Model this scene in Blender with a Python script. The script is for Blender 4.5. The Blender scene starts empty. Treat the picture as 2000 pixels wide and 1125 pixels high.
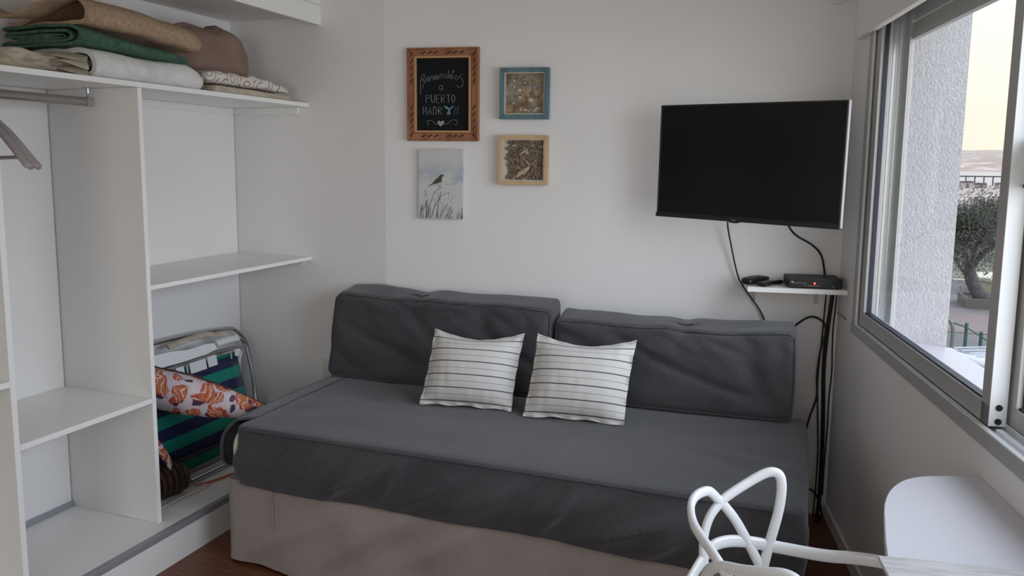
import bpy, math, random
from mathutils import Vector, Matrix, noise
random.seed(7)
PI = math.pi
sc = bpy.context.scene
COL = sc.collection

# ------------------------------------------------------------------ camera
H = 1.5
F, YAW, PITCH, ROLL, CYP = 1540.7, -.3559, .1243, .0102, 510.2
fwd = Vector((math.sin(YAW)*math.cos(PITCH), math.cos(YAW)*math.cos(PITCH), -math.sin(PITCH)))
rgt = Vector((math.cos(YAW), -math.sin(YAW), 0)); up0 = rgt.cross(fwd)
cr, sr = math.cos(ROLL), math.sin(ROLL)
r_ = cr*rgt + sr*up0; u_ = -sr*rgt + cr*up0
cam = bpy.data.cameras.new('camera'); co = bpy.data.objects.new('camera', cam); COL.objects.link(co)
M = Matrix((r_, u_, -fwd)).transposed().to_4x4(); M.translation = (0, 0, H); co.matrix_world = M
cam.sensor_fit = 'HORIZONTAL'; cam.sensor_width = 36; cam.lens = F/2000*36
cam.shift_y = -(562.5-CYP)/2000; cam.clip_end = 6000; cam.clip_start = .02
sc.camera = co
sc.view_settings.view_transform = 'Standard'; sc.view_settings.look = 'None'
sc.view_settings.gamma = 1; sc.view_settings.exposure = 0.0; sc.view_settings.use_curve_mapping = False
sc.cycles.use_denoising = True; sc.cycles.max_bounces = 12; sc.cycles.diffuse_bounces = 8
sc.cycles.transparent_max_bounces = 16; sc.cycles.sample_clamp_indirect = 8

# ------------------------------------------------------------------ sky
w = bpy.data.worlds.new('sky'); sc.world = w; w.use_nodes = True
nt = w.node_tree; nt.nodes.clear()
tc = nt.nodes.new('ShaderNodeTexCoord'); sp = nt.nodes.new('ShaderNodeSeparateXYZ')
rp = nt.nodes.new('ShaderNodeValToRGB'); bg = nt.nodes.new('ShaderNodeBackground'); wo = nt.nodes.new('ShaderNodeOutputWorld')
nt.links.new(tc.outputs['Generated'], sp.inputs[0]); nt.links.new(sp.outputs[2], rp.inputs[0])
nt.links.new(rp.outputs[0], bg.inputs[0]); nt.links.new(bg.outputs[0], wo.inputs[0])
e = rp.color_ramp.elements
e[0].position = 0.0; e[0].color = (.238, .220, .180, 1)
e[1].position = 1.0; e[1].color = (.38, .44, .52, 1)
for p, c in ((.09, (.240, .228, .200)), (.18, (.245, .240, .228)), (.27, (.27, .28, .30)), (.45, (.40, .44, .50))):
    q = e.new(p); q.color = (*c, 1)
SKY = 5.0
bg.inputs[1].default_value = SKY
# brighter part of the sky, out in front of the window wall
GLOW = 6.3
dt_ = nt.nodes.new('ShaderNodeVectorMath'); dt_.operation = 'DOT_PRODUCT'; nt.links.new(tc.outputs['Generated'], dt_.inputs[0])
dt_.inputs[1].default_value = Vector((.92, -.25, .30)).normalized()
mx_ = nt.nodes.new('ShaderNodeMath'); mx_.operation = 'MAXIMUM'; nt.links.new(dt_.outputs['Value'], mx_.inputs[0]); mx_.inputs[1].default_value = 0
pw_ = nt.nodes.new('ShaderNodeMath'); pw_.operation = 'POWER'; nt.links.new(mx_.outputs[0], pw_.inputs[0]); pw_.inputs[1].default_value = 5
ml_ = nt.nodes.new('ShaderNodeMath'); ml_.operation = 'MULTIPLY'; nt.links.new(pw_.outputs[0], ml_.inputs[0]); ml_.inputs[1].default_value = GLOW
bg2 = nt.nodes.new('ShaderNodeBackground'); bg2.inputs[0].default_value = (.85, .92, 1.06, 1); nt.links.new(ml_.outputs[0], bg2.inputs[1])
ad_ = nt.nodes.new('ShaderNodeAddShader'); nt.links.new(bg.outputs[0], ad_.inputs[0]); nt.links.new(bg2.outputs[0], ad_.inputs[1]); nt.links.new(ad_.outputs[0], wo.inputs[0])

# ------------------------------------------------------------------ frames
WA = .1759
wd = Vector((-math.sin(WA), math.cos(WA), 0)); wn = Vector((math.cos(WA), math.sin(WA), 0))
E0 = Vector((-1.813, 3.2, 0)); K0 = Vector((.147, 3.54, 0))
tu = (K0-E0).normalized(); LT = (K0-E0).length; tn = Vector((tu.y, -tu.x, 0))
TANG = math.atan2(tu.y, tu.x)
WANG = math.atan2(-wd.y, -wd.x)
TM = Matrix.Translation(E0) @ Matrix.Rotation(TANG, 4, 'Z')     # local x along the wall, -y into the room
WM = Matrix.Translation(K0) @ Matrix.Rotation(WANG, 4, 'Z')     # local x towards the camera end, +y outwards

def lamp_area(name, mat, sx, sy, power, color, portal=False):
    l = bpy.data.lights.new(name, 'AREA'); l.shape = 'RECTANGLE'; l.size = sx; l.size_y = sy
    l.energy = power; l.color = color
    if portal: l.cycles.is_portal = True
    o = bpy.data.objects.new(name, l); COL.objects.link(o); o.matrix_world = mat; return o
# portal that only guides sky light through the main window
def faceto(pos, d):
    return Matrix.Translation(pos) @ Vector(d).to_track_quat('-Z', 'Y').to_matrix().to_4x4()
lamp_area('window_portal', faceto(WM @ Vector((1.7, .40, 1.45)), -wn), 2.7, 1.3, 1, (1, 1, 1), True)
# added fill lamp behind the camera, set at an added window opening
lamp_area('rear_fill_light', faceto((-.55, -2.42, 1.35), (-.10, 1, -.02)), 1.5, 1.7, 20, (1.0, .955, .90))

# ------------------------------------------------------------------ materials
def mat(name, col, rough=.6, metal=0., noise_amt=0., nscale=8., bump=0., bscale=200., spec=None, sheen=0., col2=None, stretch=None, emit=None, coat=0., detail=4.):
    m = bpy.data.materials.new(name); m.use_nodes = True; t = m.node_tree; b = t.nodes['Principled BSDF']
    b.inputs['Base Color'].default_value = (*col, 1); b.inputs['Roughness'].default_value = rough
    b.inputs['Metallic'].default_value = metal
    if spec is not None: b.inputs['Specular IOR Level'].default_value = spec
    if sheen: b.inputs['Sheen Weight'].default_value = sheen
    if coat: b.inputs['Coat Weight'].default_value = coat
    if emit: b.inputs['Emission Color'].default_value = (*emit[0], 1); b.inputs['Emission Strength'].default_value = emit[1]
    tc = t.nodes.new('ShaderNodeTexCoord'); src = tc.outputs['Object']
    if stretch:
        mp = t.nodes.new('ShaderNodeMapping'); mp.inputs['Scale'].default_value = stretch
        t.links.new(src, mp.inputs[0]); src = mp.outputs[0]
    if noise_amt or col2:
        n = t.nodes.new('ShaderNodeTexNoise'); n.inputs['Scale'].default_value = nscale; n.inputs['Detail'].default_value = detail
        t.links.new(src, n.inputs['Vector'])
        r = t.nodes.new('ShaderNodeValToRGB')
        c2 = col2 or tuple(max(0, c*(1-noise_amt)) for c in col)
        c1 = col if col2 else tuple(min(1, c*(1+noise_amt)) for c in col)
        r.color_ramp.elements[0].position = .38; r.color_ramp.elements[1].position = .62
        r.color_ramp.elements[0].color = (*c2, 1); r.color_ramp.elements[1].color = (*c1, 1)
        t.links.new(n.outputs[0], r.inputs[0]); t.links.new(r.outputs[0], b.inputs['Base Color'])
    if bump:
        n = t.nodes.new('ShaderNodeTexNoise'); n.inputs['Scale'].default_value = bscale; n.inputs['Detail'].default_value = 3
        t.links.new(src, n.inputs['Vector'])
        bp = t.nodes.new('ShaderNodeBump'); bp.inputs['Strength'].default_value = bump; bp.inputs['Distance'].default_value = .004
        t.links.new(n.outputs[0], bp.inputs['Height']); t.links.new(bp.outputs[0], b.inputs['Normal'])
    return m

def ramp_mat(name, build, rough=.8):
    """build(tree, texcoord) returns a colour socket."""
    m = bpy.data.materials.new(name); m.use_nodes = True; t = m.node_tree; b = t.nodes['Principled BSDF']
    b.inputs['Roughness'].default_value = rough
    tc = t.nodes.new('ShaderNodeTexCoord'); s = build(t, tc); t.links.new(s, b.inputs['Base Color']); return m
def ramp(t, sock, stops, const=False):
    r = t.nodes.new('ShaderNodeValToRGB'); el = r.color_ramp.elements
    if const: r.color_ramp.interpolation = 'CONSTANT'
    el[0].position = stops[0][0]; el[0].color = (*stops[0][1], 1); el[1].position = stops[-1][0]; el[1].color = (*stops[-1][1], 1)
    for p, c in stops[1:-1]:
        q = el.new(p); q.color = (*c, 1)
    t.links.new(sock, r.inputs[0]); return r.outputs[0]
def tex(t, kind, scale, vec, **kw):
    n = t.nodes.new(kind); n.inputs['Scale'].default_value = scale; t.links.new(vec, n.inputs['Vector'])
    for k, v in kw.items():
        if k in n.inputs: n.inputs[k].default_value = v
        else: setattr(n, k, v)
    return n
def mixc(t, f, a, b):
    m = t.nodes.new('ShaderNodeMix'); m.data_type = 'RGBA'
    if isinstance(f, (int, float)): m.inputs[0].default_value = f
    else: t.links.new(f, m.inputs[0])
    for i, s in ((6, a), (7, b)):
        if isinstance(s, tuple): m.inputs[i].default_value = (*s, 1)
        else: t.links.new(s, m.inputs[i])
    return m.outputs[2]
def mth(t, op, a, b=0.):
    n = t.nodes.new('ShaderNodeMath'); n.operation = op
    for i, s in enumerate((a, b)):
        if isinstance(s, (int, float)): n.inputs[i].default_value = s
        else: t.links.new(s, n.inputs[i])
    return n.outputs[0]
def uvy(t, tc, ax=1, key='UV'):
    s = t.nodes.new('ShaderNodeSeparateXYZ'); t.links.new(tc.outputs[key], s.inputs[0]); return s.outputs[ax]

WALL = mat('wall_paint', (.80, .785, .775), .75, bump=.05, bscale=60, noise_amt=.012, nscale=1.5)
CEIL = mat('ceiling_paint', (.80, .80, .79), .8)
FLOOR = mat('floor_wood', (.17, .058, .026), .35, col2=(.11, .034, .016), nscale=9, stretch=(1, 8, 1), bump=.05, bscale=30)
LAM = mat('white_laminate', (.80, .79, .77), .35, noise_amt=.01, nscale=3)
LAMW = mat('white_edge', (.88, .88, .86), .4)
STRIP = mat('grey_metal_strip', (.34, .35, .38), .4, .3)
def b_cover(t, tc):
    n = tex(t, 'ShaderNodeTexNoise', 3.5, tc.outputs['Object'], Detail=5.)
    mp = t.nodes.new('ShaderNodeMapping'); mp.inputs['Scale'].default_value = (1, 6, 6); t.links.new(tc.outputs['Object'], mp.inputs[0])
    n3 = tex(t, 'ShaderNodeTexNoise', 55, mp.outputs[0], Detail=2.)
    a = ramp(t, n.outputs[0], [(0, (.031, .031, .037)), (.40, (.033, .033, .039)), (.62, (.047, .045, .049)), (1, (.051, .049, .052))])
    return mixc(t, mth(t, 'MULTIPLY', ramp(t, n3.outputs[0], [(0, (0, 0, 0)), (.4, (0, 0, 0)), (.65, (1, 1, 1)), (1, (1, 1, 1))]), .45), a, (.074, .072, .079))
GREYC = ramp_mat('dark_grey_cloth', b_cover, .85); GREYC.node_tree.nodes['Principled BSDF'].inputs['Sheen Weight'].default_value = .25
GREYD = mat('grey_piping', (.045, .044, .048), .85, sheen=.2)
BLACKF = mat('shade_black', (.006, .006, .007), .8)
CREAM = mat('cream_foam', (.62, .59, .50), .8)
SKIRT = mat('beige_skirt', (.30, .262, .238), .9, noise_amt=.05, nscale=150, bump=.3, bscale=420, sheen=.1)
CHROME = mat('brushed_chrome', (.55, .56, .58), .22, 1.)
RODM = mat('steel_rod', (.40, .37, .34), .3, .9)
ALU = mat('aluminium_frame', (.44, .435, .42), .45, .15)
ALUW = mat('pale_aluminium', (.80, .82, .835), .35, .15)
JAMB = mat('polished_aluminium', (.78, .80, .83), .28, .75)
RUBB = mat('black_gasket', (.012, .014, .03), .5)
STUC = mat('stucco', (.38, .37, .38), .95, noise_amt=.05, nscale=60, bump=1., bscale=110)
SILLM = None
BLACK = mat('black_plastic', (.010, .010, .011), .35)
BLACKM = mat('black_matt_plastic', (.016, .016, .018), .55)
SCREEN = mat('tv_screen', (.003, .0045, .0055), .18, spec=.28)
SILVER = mat('silver_edge', (.45, .45, .45), .35, .4)
CABLE = mat('cable_rubber', (.010, .010, .011), .5)
WPLA = mat('white_plastic', (.80, .81, .82), .28, coat=.2)
TABW = mat('white_table_top', (.66, .64, .68), .45)
CHALKB = mat('chalkboard', (.006, .007, .009), .7, spec=.2)
CHALK = mat('chalk', (.33, .34, .335), .9)
CHALKBL = mat('blue_chalk', (.12, .26, .33), .9)
FRAMEW = mat('carved_wood_frame', (.36, .15, .065), .5, col2=(.25, .09, .038), nscale=25, stretch=(1, 1, .3))
FRAMEL = mat('gilt_wood_lip', (.50, .27, .12), .45)
FRAMED = mat('dark_carving', (.055, .014, .008), .6)
TEAL = mat('teal_wood', (.095, .175, .20), .6, noise_amt=.18, nscale=40, stretch=(1, 1, .2))
PINE = mat('pale_pine', (.56, .39, .22), .55, noise_amt=.08, nscale=20, stretch=(1, 1, .15))
PINEI = mat('pale_inner_board', (.60, .57, .48), .7)
CANV = None

def glass_mat():
    m = bpy.data.materials.new('clear_glass'); m.use_nodes = True; t = m.node_tree; t.nodes.clear()
    tr = t.nodes.new('ShaderNodeBsdfTransparent'); tr.inputs[0].default_value = (.96, .97, .97, 1)
    gl = t.nodes.new('ShaderNodeBsdfGlossy'); gl.inputs['Roughness'].default_value = .02
    lw = t.nodes.new('ShaderNodeLayerWeight'); lw.inputs[0].default_value = .5
    pw = t.nodes.new('ShaderNodeMath'); pw.operation = 'POWER'; t.links.new(lw.outputs['Facing'], pw.inputs[0]); pw.inputs[1].default_value = 4.5
    fr = t.nodes.new('ShaderNodeMath'); fr.operation = 'MULTIPLY_ADD'; t.links.new(pw.outputs[0], fr.inputs[0]); fr.inputs[1].default_value = .16; fr.inputs[2].default_value = .015
    mx = t.nodes.new('ShaderNodeMixShader'); o = t.nodes.new('ShaderNodeOutputMaterial')
    t.links.new(fr.outputs[0], mx.inputs[0]); t.links.new(tr.outputs[0], mx.inputs[1]); t.links.new(gl.outputs[0], mx.inputs[2])
    t.links.new(mx.outputs[0], o.inputs[0]); return m
GLASS = glass_mat()

def b_pillow(t, tc):
    y = uvy(t, tc)
    f = mth(t, 'FRACT', mth(t, 'MULTIPLY', mth(t, 'SUBTRACT', y, .015), 6.0))
    c = ramp(t, f, [(0, (.64, .625, .60)), (.225, (.64, .625, .60)), (.235, (.085, .085, .095)), (.305, (.085, .085, .095)), (.315, (.64, .625, .60)),
                    (.745, (.64, .625, .60)), (.752, (.16, .16, .16)), (.774, (.16, .16, .16)), (.782, (.64, .625, .60)), (1, (.64, .625, .60))])
    return c
PILLOW = ramp_mat('striped_cotton', b_pillow, .9)
def b_beach(t, tc):
    y = uvy(t, tc, 2, 'Object')
    f = mth(t, 'FRACT', mth(t, 'DIVIDE', mth(t, 'SUBTRACT', y, .085), .10))
    return ramp(t, f, [(0, (.008, .013, .06)), (.5, (.0, .20, .15)), (1, (.0, .20, .15))], True)
BEACHF = ramp_mat('striped_beach_fabric', b_beach, .45)
def b_floral(t, tc):
    v = tc.outputs['Object']
    n = tex(t, 'ShaderNodeTexNoise', 14, v, Detail=2.)
    sub = t.nodes.new('ShaderNodeVectorMath'); sub.operation = 'MULTIPLY_ADD'; t.links.new(n.outputs[1], sub.inputs[0]); sub.inputs[1].default_value = (.09, .09, .09); t.links.new(v, sub.inputs[2])
    v1 = tex(t, 'ShaderNodeTexVoronoi', 15, sub.outputs[0])
    base = ramp(t, v1.outputs['Distance'], [(0, (.34, .045, .02)), (.14, (.42, .075, .025)), (.24, (.48, .17, .05)), (.40, (.36, .05, .03)), (.48, (.40, .09, .05)), (.52, (.52, .48, .53)), (1, (.54, .50, .58))])
    w_ = tex(t, 'ShaderNodeTexWave', 17, sub.outputs[0], Distortion=9., Detail=1.)
    veins = ramp(t, w_.outputs[0], [(0, (1, 1, 1)), (.08, (1, 1, 1)), (.16, (0, 0, 0)), (1, (0, 0, 0))])
    c = mixc(t, veins, base, (.60, .42, .36))
    v2 = tex(t, 'ShaderNodeTexVoronoi', 19, sub.outputs[0])
    bl = ramp(t, v2.outputs['Distance'], [(0, (1, 1, 1)), (.24, (1, 1, 1)), (.29, (0, 0, 0)), (1, (0, 0, 0))])
    return mixc(t, bl, c, (.06, .022, .05))
FLORAL = ramp_mat('floral_sleeve_fabric', b_floral, .6)
def b_swirl(t, tc):
    v = tc.outputs['Object']
    v1 = tex(t, 'ShaderNodeTexVoronoi', 13, v)
    f = mth(t, 'FRACT', mth(t, 'MULTIPLY', v1.outputs['Distance'], 4.0))
    return ramp(t, f, [(0, (.68, .64, .60)), (.62, (.68, .64, .60)), (.70, (.34, .25, .18)), (.84, (.34, .25, .18)), (.92, (.68, .64, .60)), (1, (.68, .64, .60))])
SWIRL = ramp_mat('swirl_print_cotton', b_swirl, .85)
BEIGEB = mat('beige_knit', (.42, .29, .19), .95, noise_amt=.13, nscale=70, bump=.9, bscale=130)
GREENB = mat('green_knit', (.055, .120, .078), .95, noise_amt=.25, nscale=60, bump=.9, bscale=120)
WHITEQ = mat('white_quilt', (.70, .69, .67), .95, noise_amt=.06, nscale=20, bump=.7, bscale=50)
OATM = mat('oatmeal_cloth', (.46, .40, .31), .95, noise_amt=.12, nscale=20, bump=.5, bscale=60)
TANP = mat('tan_pillow', (.27, .185, .145), .9, noise_amt=.04, nscale=8, bump=.2, bscale=200)
HANG = mat('hanger_plastic', (.36, .32, .32), .35)
BROWNR = mat('dark_brown_roll', (.055, .022, .014), .6, col2=(.03, .012, .008), nscale=30)
CORD = mat('white_cord', (.55, .53, .48), .8)
ORNG = mat('orange_cord', (.35, .10, .04), .8)
def b_grey(t, tc):
    n = tex(t, 'ShaderNodeTexNoise', 9, tc.outputs['Object'], Detail=6.)
    mp = t.nodes.new('ShaderNodeMapping'); mp.inputs['Scale'].default_value = (1, 9, 1); t.links.new(tc.outputs['Object'], mp.inputs[0])
    n2 = tex(t, 'ShaderNodeTexNoise', 14, mp.outputs[0], Detail=5.)
    a = ramp(t, n2.outputs[0], [(0, (.40, .38, .37)), (.40, (.45, .43, .42)), (.6, (.56, .55, .55)), (1, (.60, .59, .60))])
    f = ramp(t, n.outputs[0], [(0, (0, 0, 0)), (.55, (0, 0, 0)), (.72, (.7, .7, .7)), (1, (.8, .8, .8))])
    return mixc(t, f, a, (.34, .31, .30))
GREYT = ramp_mat('grey_washed_laminate', b_grey, .5)
def b_canvas(t, tc):
    v = tc.outputs['Object']
    n = tex(t, 'ShaderNodeTexNoise', 11, v, Detail=3.)
    z = uvy(t, tc, 2, 'Object')
    band = mth(t, 'SUBTRACT', 1.0, mth(t, 'MULTIPLY', mth(t, 'ABSOLUTE', mth(t, 'SUBTRACT', z, .185)), 12.0))
    f = mth(t, 'MULTIPLY', ramp(t, n.outputs[0], [(0, (0, 0, 0)), (.48, (0, 0, 0)), (.62, (1, 1, 1)), (1, (1, 1, 1))]), mth(t, 'MAXIMUM', band, .12))
    return mixc(t, f, (.60, .60, .59), (.33, .40, .48))
CANV = ramp_mat('painted_canvas', b_canvas, .8)
INK = mat('dark_paint', (.09, .09, .10), .8)
INKG = mat('grey_paint', (.26, .29, .32), .8)
BIRDB = mat('brown_paint', (.085, .065, .05), .8)
BIRDW = mat('pale_yellow_paint', (.52, .50, .40), .8)
def b_sand(t, tc):
    n = tex(t, 'ShaderNodeTexNoise', 22, tc.outputs['Object'], Detail=8.)
    n2 = tex(t, 'ShaderNodeTexNoise', 7, tc.outputs['Object'], Detail=2.)
    a = ramp(t, n.outputs[0], [(0, (.12, .075, .04)), (.42, (.20, .13, .075)), (.55, (.33, .25, .16)), (.66, (.42, .38, .30)), (1, (.5, .45, .38))])
    f = ramp(t, n2.outputs[0], [(0, (0, 0, 0)), (.5, (0, 0, 0)), (.62, (.8, .8, .8)), (1, (1, 1, 1))])
    return mixc(t, f, a, (.24, .28, .27))
SANDB = ramp_mat('sandy_collage_board', b_sand, .9)
SHELL = mat('pale_shell', (.50, .40, .31), .5, noise_amt=.3, nscale=60)
SNAIL = mat('brown_snail_shell', (.13, .095, .07), .5, col2=(.24, .18, .13), nscale=60)
DRIFT = mat('driftwood', (.50, .38, .27), .8, noise_amt=.2, nscale=50, stretch=(1, 1, 6))
REDL = mat('red_led', (.5, .01, .01), .4, emit=((1., .05, .05), 6))
WTXT = mat('grey_print', (.35, .35, .36), .6)

# ------------------------------------------------------------------ mesh helpers
class MB:
    def __init__(s): s.v = []; s.f = []; s.uv = {}
    def add(s, vs, fs):
        o = len(s.v); s.v += [Vector(p) for p in vs]; s.f += [tuple(i+o for i in f) for f in fs]; return s
    def box(s, a, b, m=None):
        x0, y0, z0 = a; x1, y1, z1 = b
        vs = [Vector(p) for p in ((x0, y0, z0), (x1, y0, z0), (x1, y1, z0), (x0, y1, z0), (x0, y0, z1), (x1, y0, z1), (x1, y1, z1), (x0, y1, z1))]
        if m: vs = [m @ p for p in vs]
        return s.add(vs, [(0, 3, 2, 1), (4, 5, 6, 7), (0, 1, 5, 4), (1, 2, 6, 5), (2, 3, 7, 6), (3, 0, 4, 7)])
    def tube(s, pts, r, n=10, cap=True, up=None, closed=False):
        """r: radius, list of radii, or (rx, ry) with rx across 'up' and ry along it"""
        P = [Vector(p) for p in pts]; N = len(P); prev = None; rings = []
        for i in range(N):
            if closed: d = (P[(i+1) % N]-P[i-1])
            else: d = P[min(i+1, N-1)]-P[max(i-1, 0)]
            d.normalize()
            if up is not None:
                uu = Vector(up); a = d.cross(uu)
                if a.length < 1e-4: a = d.orthogonal()
                a.normalize()
            else:
                if prev is None: a = d.orthogonal().normalized()
                else:
                    a = prev - d*prev.dot(d)
                    if a.length < 1e-6: a = d.orthogonal()
                    a.normalize()
                prev = a
            b = d.cross(a)
            rr = r[i] if isinstance(r, list) else r
            rx, ry = rr if isinstance(rr, tuple) else (rr, rr)
            rings.append([P[i]+a*rx*math.cos(2*PI*k/n)+b*ry*math.sin(2*PI*k/n) for k in range(n)])
        vs = [p for rg in rings for p in rg]; fs = []
        for i in range(N if closed else N-1):
            j = (i+1) % N
            for k in range(n):
                k2 = (k+1) % n; fs.append((i*n+k, j*n+k, j*n+k2, i*n+k2))
        if cap and not closed: fs += [tuple(range(n)), tuple(reversed(range((N-1)*n, N*n)))]
        return s.add(vs, fs)
    def cyl(s, a, b, r, n=20, r2=None):
        return s.tube([a, b], [r, r if r2 is None else r2], n)
    def prism(s, poly, y0, y1, ax=1):
        """polygon in the plane across axis ax, extruded from y0 to y1"""
        n = len(poly)
        def P(p, y):
            return {0: (y, p[0], p[1]), 1: (p[0], y, p[1]), 2: (p[0], p[1], y)}[ax]
        vs = [P(p, y0) for p in poly]+[P(p, y1) for p in poly]
        fs = [tuple(range(n)), tuple(reversed(range(n, 2*n)))]+[(i, i+n, (i+1) % n+n, (i+1) % n) for i in range(n)]
        return s.add(vs, fs)
    def grid(s, fn, nu, nv, uv=False, wrapu=False):
        o = len(s.v)
        for j in range(nv+1):
            for i in range(nu+1): s.v.append(Vector(fn(i/nu, j/nv)))
        for j in range(nv):
            for i in range(nu):
                f = (o+j*(nu+1)+i, o+j*(nu+1)+i+1, o+(j+1)*(nu+1)+i+1, o+(j+1)*(nu+1)+i)
                if uv: s.uv[len(s.f)] = [(i/nu, j/nv), ((i+1)/nu, j/nv), ((i+1)/nu, (j+1)/nv), (i/nu, (j+1)/nv)]
                s.f.append(f)
        return s
    def ball(s, c, r, n=12, m=8, sq=(1, 1, 1), rot=None):
        c = Vector(c)
        def fn(u, v):
            th = 2*PI*u; ph = PI*v
            p = Vector((r*sq[0]*math.sin(ph)*math.cos(th), r*sq[1]*math.sin(ph)*math.sin(th), r*sq[2]*math.cos(ph)))
            return c+(rot @ p if rot else p)
        return s.grid(fn, n, m)
    def soft(s, size, r, n=14, deform=None):
        """rounded box centred on origin; deform(p, unit) -> p"""
        hx, hy, hz = size[0]/2, size[1]/2, size[2]/2
        idx = {}; nn = n if isinstance(n, tuple) else (n, n, n)
        def vert(i, j, k):
            key = (i, j, k)
            if key in idx: return idx[key]
            q = []
            for a, m_, h in ((i, nn[0], hx), (j, nn[1], hy), (k, nn[2], hz)):
                # concentrate the cuts near the ends so that the rounding is smooth
                t = a/m_*2-1; e_ = min(.9, 1-r/h) if h > r else 0
                t = math.copysign(1-(1-abs(t))**1.35, t) if m_ > 4 else t
                q.append(t)
            p = Vector((q[0]*hx, q[1]*hy, q[2]*hz))
            c = Vector((max(-hx+r, min(hx-r, p.x)), max(-hy+r, min(hy-r, p.y)), max(-hz+r, min(hz-r, p.z))))
            d = p-c
            if d.length > 1e-9: p = c+d.normalized()*r*min(1, max(abs(d.x), abs(d.y), abs(d.z))/r)
            if deform: p = deform(p, Vector(q))
            s.v.append(p); idx[key] = len(s.v)-1; return idx[key]
        a, b, c = nn
        for j in range(b):
            for k in range(c):
                s.f.append((vert(0, j, k), vert(0, j, k+1), vert(0, j+1, k+1), vert(0, j+1, k)))
                s.f.append((vert(a, j, k), vert(a, j+1, k), vert(a, j+1, k+1), vert(a, j, k+1)))
        for i in range(a):
            for k in range(c):
                s.f.append((vert(i, 0, k), vert(i+1, 0, k), vert(i+1, 0, k+1), vert(i, 0, k+1)))
                s.f.append((vert(i, b, k), vert(i, b, k+1), vert(i+1, b, k+1), vert(i+1, b, k)))
        for i in range(a):
            for j in range(b):
                s.f.append((vert(i, j, 0), vert(i, j+1, 0), vert(i+1, j+1, 0), vert(i+1, j, 0)))
                s.f.append((vert(i, j, c), vert(i+1, j, c), vert(i+1, j+1, c), vert(i, j+1, c)))
        return s
    def xf(s, m):
        s.v = [m @ p for p in s.v]; return s

MW = {}
def obj(name, mb, m, parent=None, world=False, bevel=0., smooth=35, mw=None, label=None):
    me = bpy.data.meshes.new(name); vs = mb.v
    if world and parent is not None:
        inv = MW[parent.name].inverted(); vs = [inv @ p for p in vs]
    me.from_pydata([tuple(p) for p in vs], [], mb.f); me.validate()
    if mb.uv:
        ul = me.uv_layers.new(name='UVMap')
        for pi, uvs in mb.uv.items():
            for li, c in zip(me.polygons[pi].loop_indices, uvs): ul.data[li].uv = c
    me.materials.append(m)
    o = bpy.data.objects.new(name, me); COL.objects.link(o)
    if parent is not None: o.parent = parent; MW[o.name] = MW[parent.name]
    elif mw is not None: o.matrix_world = mw; MW[o.name] = mw
    else: MW[o.name] = Matrix()
    import bmesh
    bm = bmesh.new(); bm.from_mesh(me); bmesh.ops.recalc_face_normals(bm, faces=bm.faces); bm.to_mesh(me); bm.free()
    if smooth:
        me.polygons.foreach_set('use_smooth', [True]*len(me.polygons))
        try: me.set_sharp_from_angle(angle=math.radians(smooth))
        except Exception: pass
    if bevel:
        b = o.modifiers.new('bevel', 'BEVEL'); b.width = bevel; b.segments = 2; b.limit_method = 'ANGLE'
    if label: o['label'] = label
    return o
def thing(name, label, cat, mw=None, group=None, loc=None, rotz=0.):
    o = bpy.data.objects.new(name, None); COL.objects.link(o); o.empty_display_size = .1
    if mw is None: mw = Matrix.Translation(loc or (0, 0, 0)) @ Matrix.Rotation(rotz, 4, 'Z')
    o.matrix_world = mw; MW[o.name] = mw.copy(); o['label'] = label; o['category'] = cat
    if group: o['group'] = group
    return o
def tag(o, label, cat, group=None, kind=None):
    o['label'] = label; o['category'] = cat
    if group: o['group'] = group
    if kind: o['kind'] = kind
    return o
def struct(name, mb, m, mw=None, **kw):
    o = obj(name, mb, m, mw=mw, **kw); o['kind'] = 'structure'; return o
def smooth_path(pts, n=8, closed=False):
    """Catmull-Rom through the points"""
    P = [Vector(p) for p in pts]; out = []; N = len(P)
    for i in range(N if closed else N-1):
        if closed: a, b, c, d = P[i-1], P[i], P[(i+1) % N], P[(i+2) % N]
        else: a, b, c, d = P[max(i-1, 0)], P[i], P[i+1], P[min(i+2, N-1)]
        for k in range(n):
            t = k/n
            out.append(.5*((2*b)+(c-a)*t+(2*a-5*b+4*c-d)*t*t+(3*b-a-3*c+d)*t**3))
    if not closed: out.append(P[-1])
    return out

# ================================================================== ROOM
CH = 2.5
XB = -2.66                      # back of the wardrobe recess
def wxy(s, off=0.): 
    p = WM @ Vector((s, off, 0)); return (p.x, p.y)
a = wxy(6.1); b_ = wxy(0)
fl = MB().prism([(XB-.1, -2.6), (a[0]+.1, -2.6), (b_[0]+.1, b_[1]+.1), (-1.813, 3.3), (XB-.1, 3.3)], -.05, 0, 2)
struct('floor', fl, FLOOR, smooth=0)
struct('ceiling', MB().prism([(XB-.1, -2.6), (a[0]+.1, -2.6), (b_[0]+.1, b_[1]+.1), (-1.813, 3.3), (XB-.1, 3.3)], CH, CH+.08, 2), CEIL, smooth=0)
struct('wall_left', MB().box((XB-.1, -2.6, 0), (XB, 3.3, CH)), WALL, smooth=0)
struct('wall_back_left', MB().prism([(XB, 3.2), (-1.813, 3.2), (-1.83, 3.3), (XB, 3.3)], 0, CH, 2), WALL, smooth=0)
struct('wall_back', MB().box((0, 0, 0), (LT, .1, CH)), WALL, mw=TM, smooth=0)
# rear wall behind the camera, with an opening added for the fill light
wf = MB()
wf.box((XB-.1, -2.6, 0), (-1.4, -2.5, CH)).box((.3, -2.6, 0), (1.3, -2.5, CH)).box((-1.4, -2.6, 0), (.3, -2.5, .45)).box((-1.4, -2.6, 2.25), (.3, -2.5, CH))
struct('wall_front', wf, WALL, smooth=0)
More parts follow.
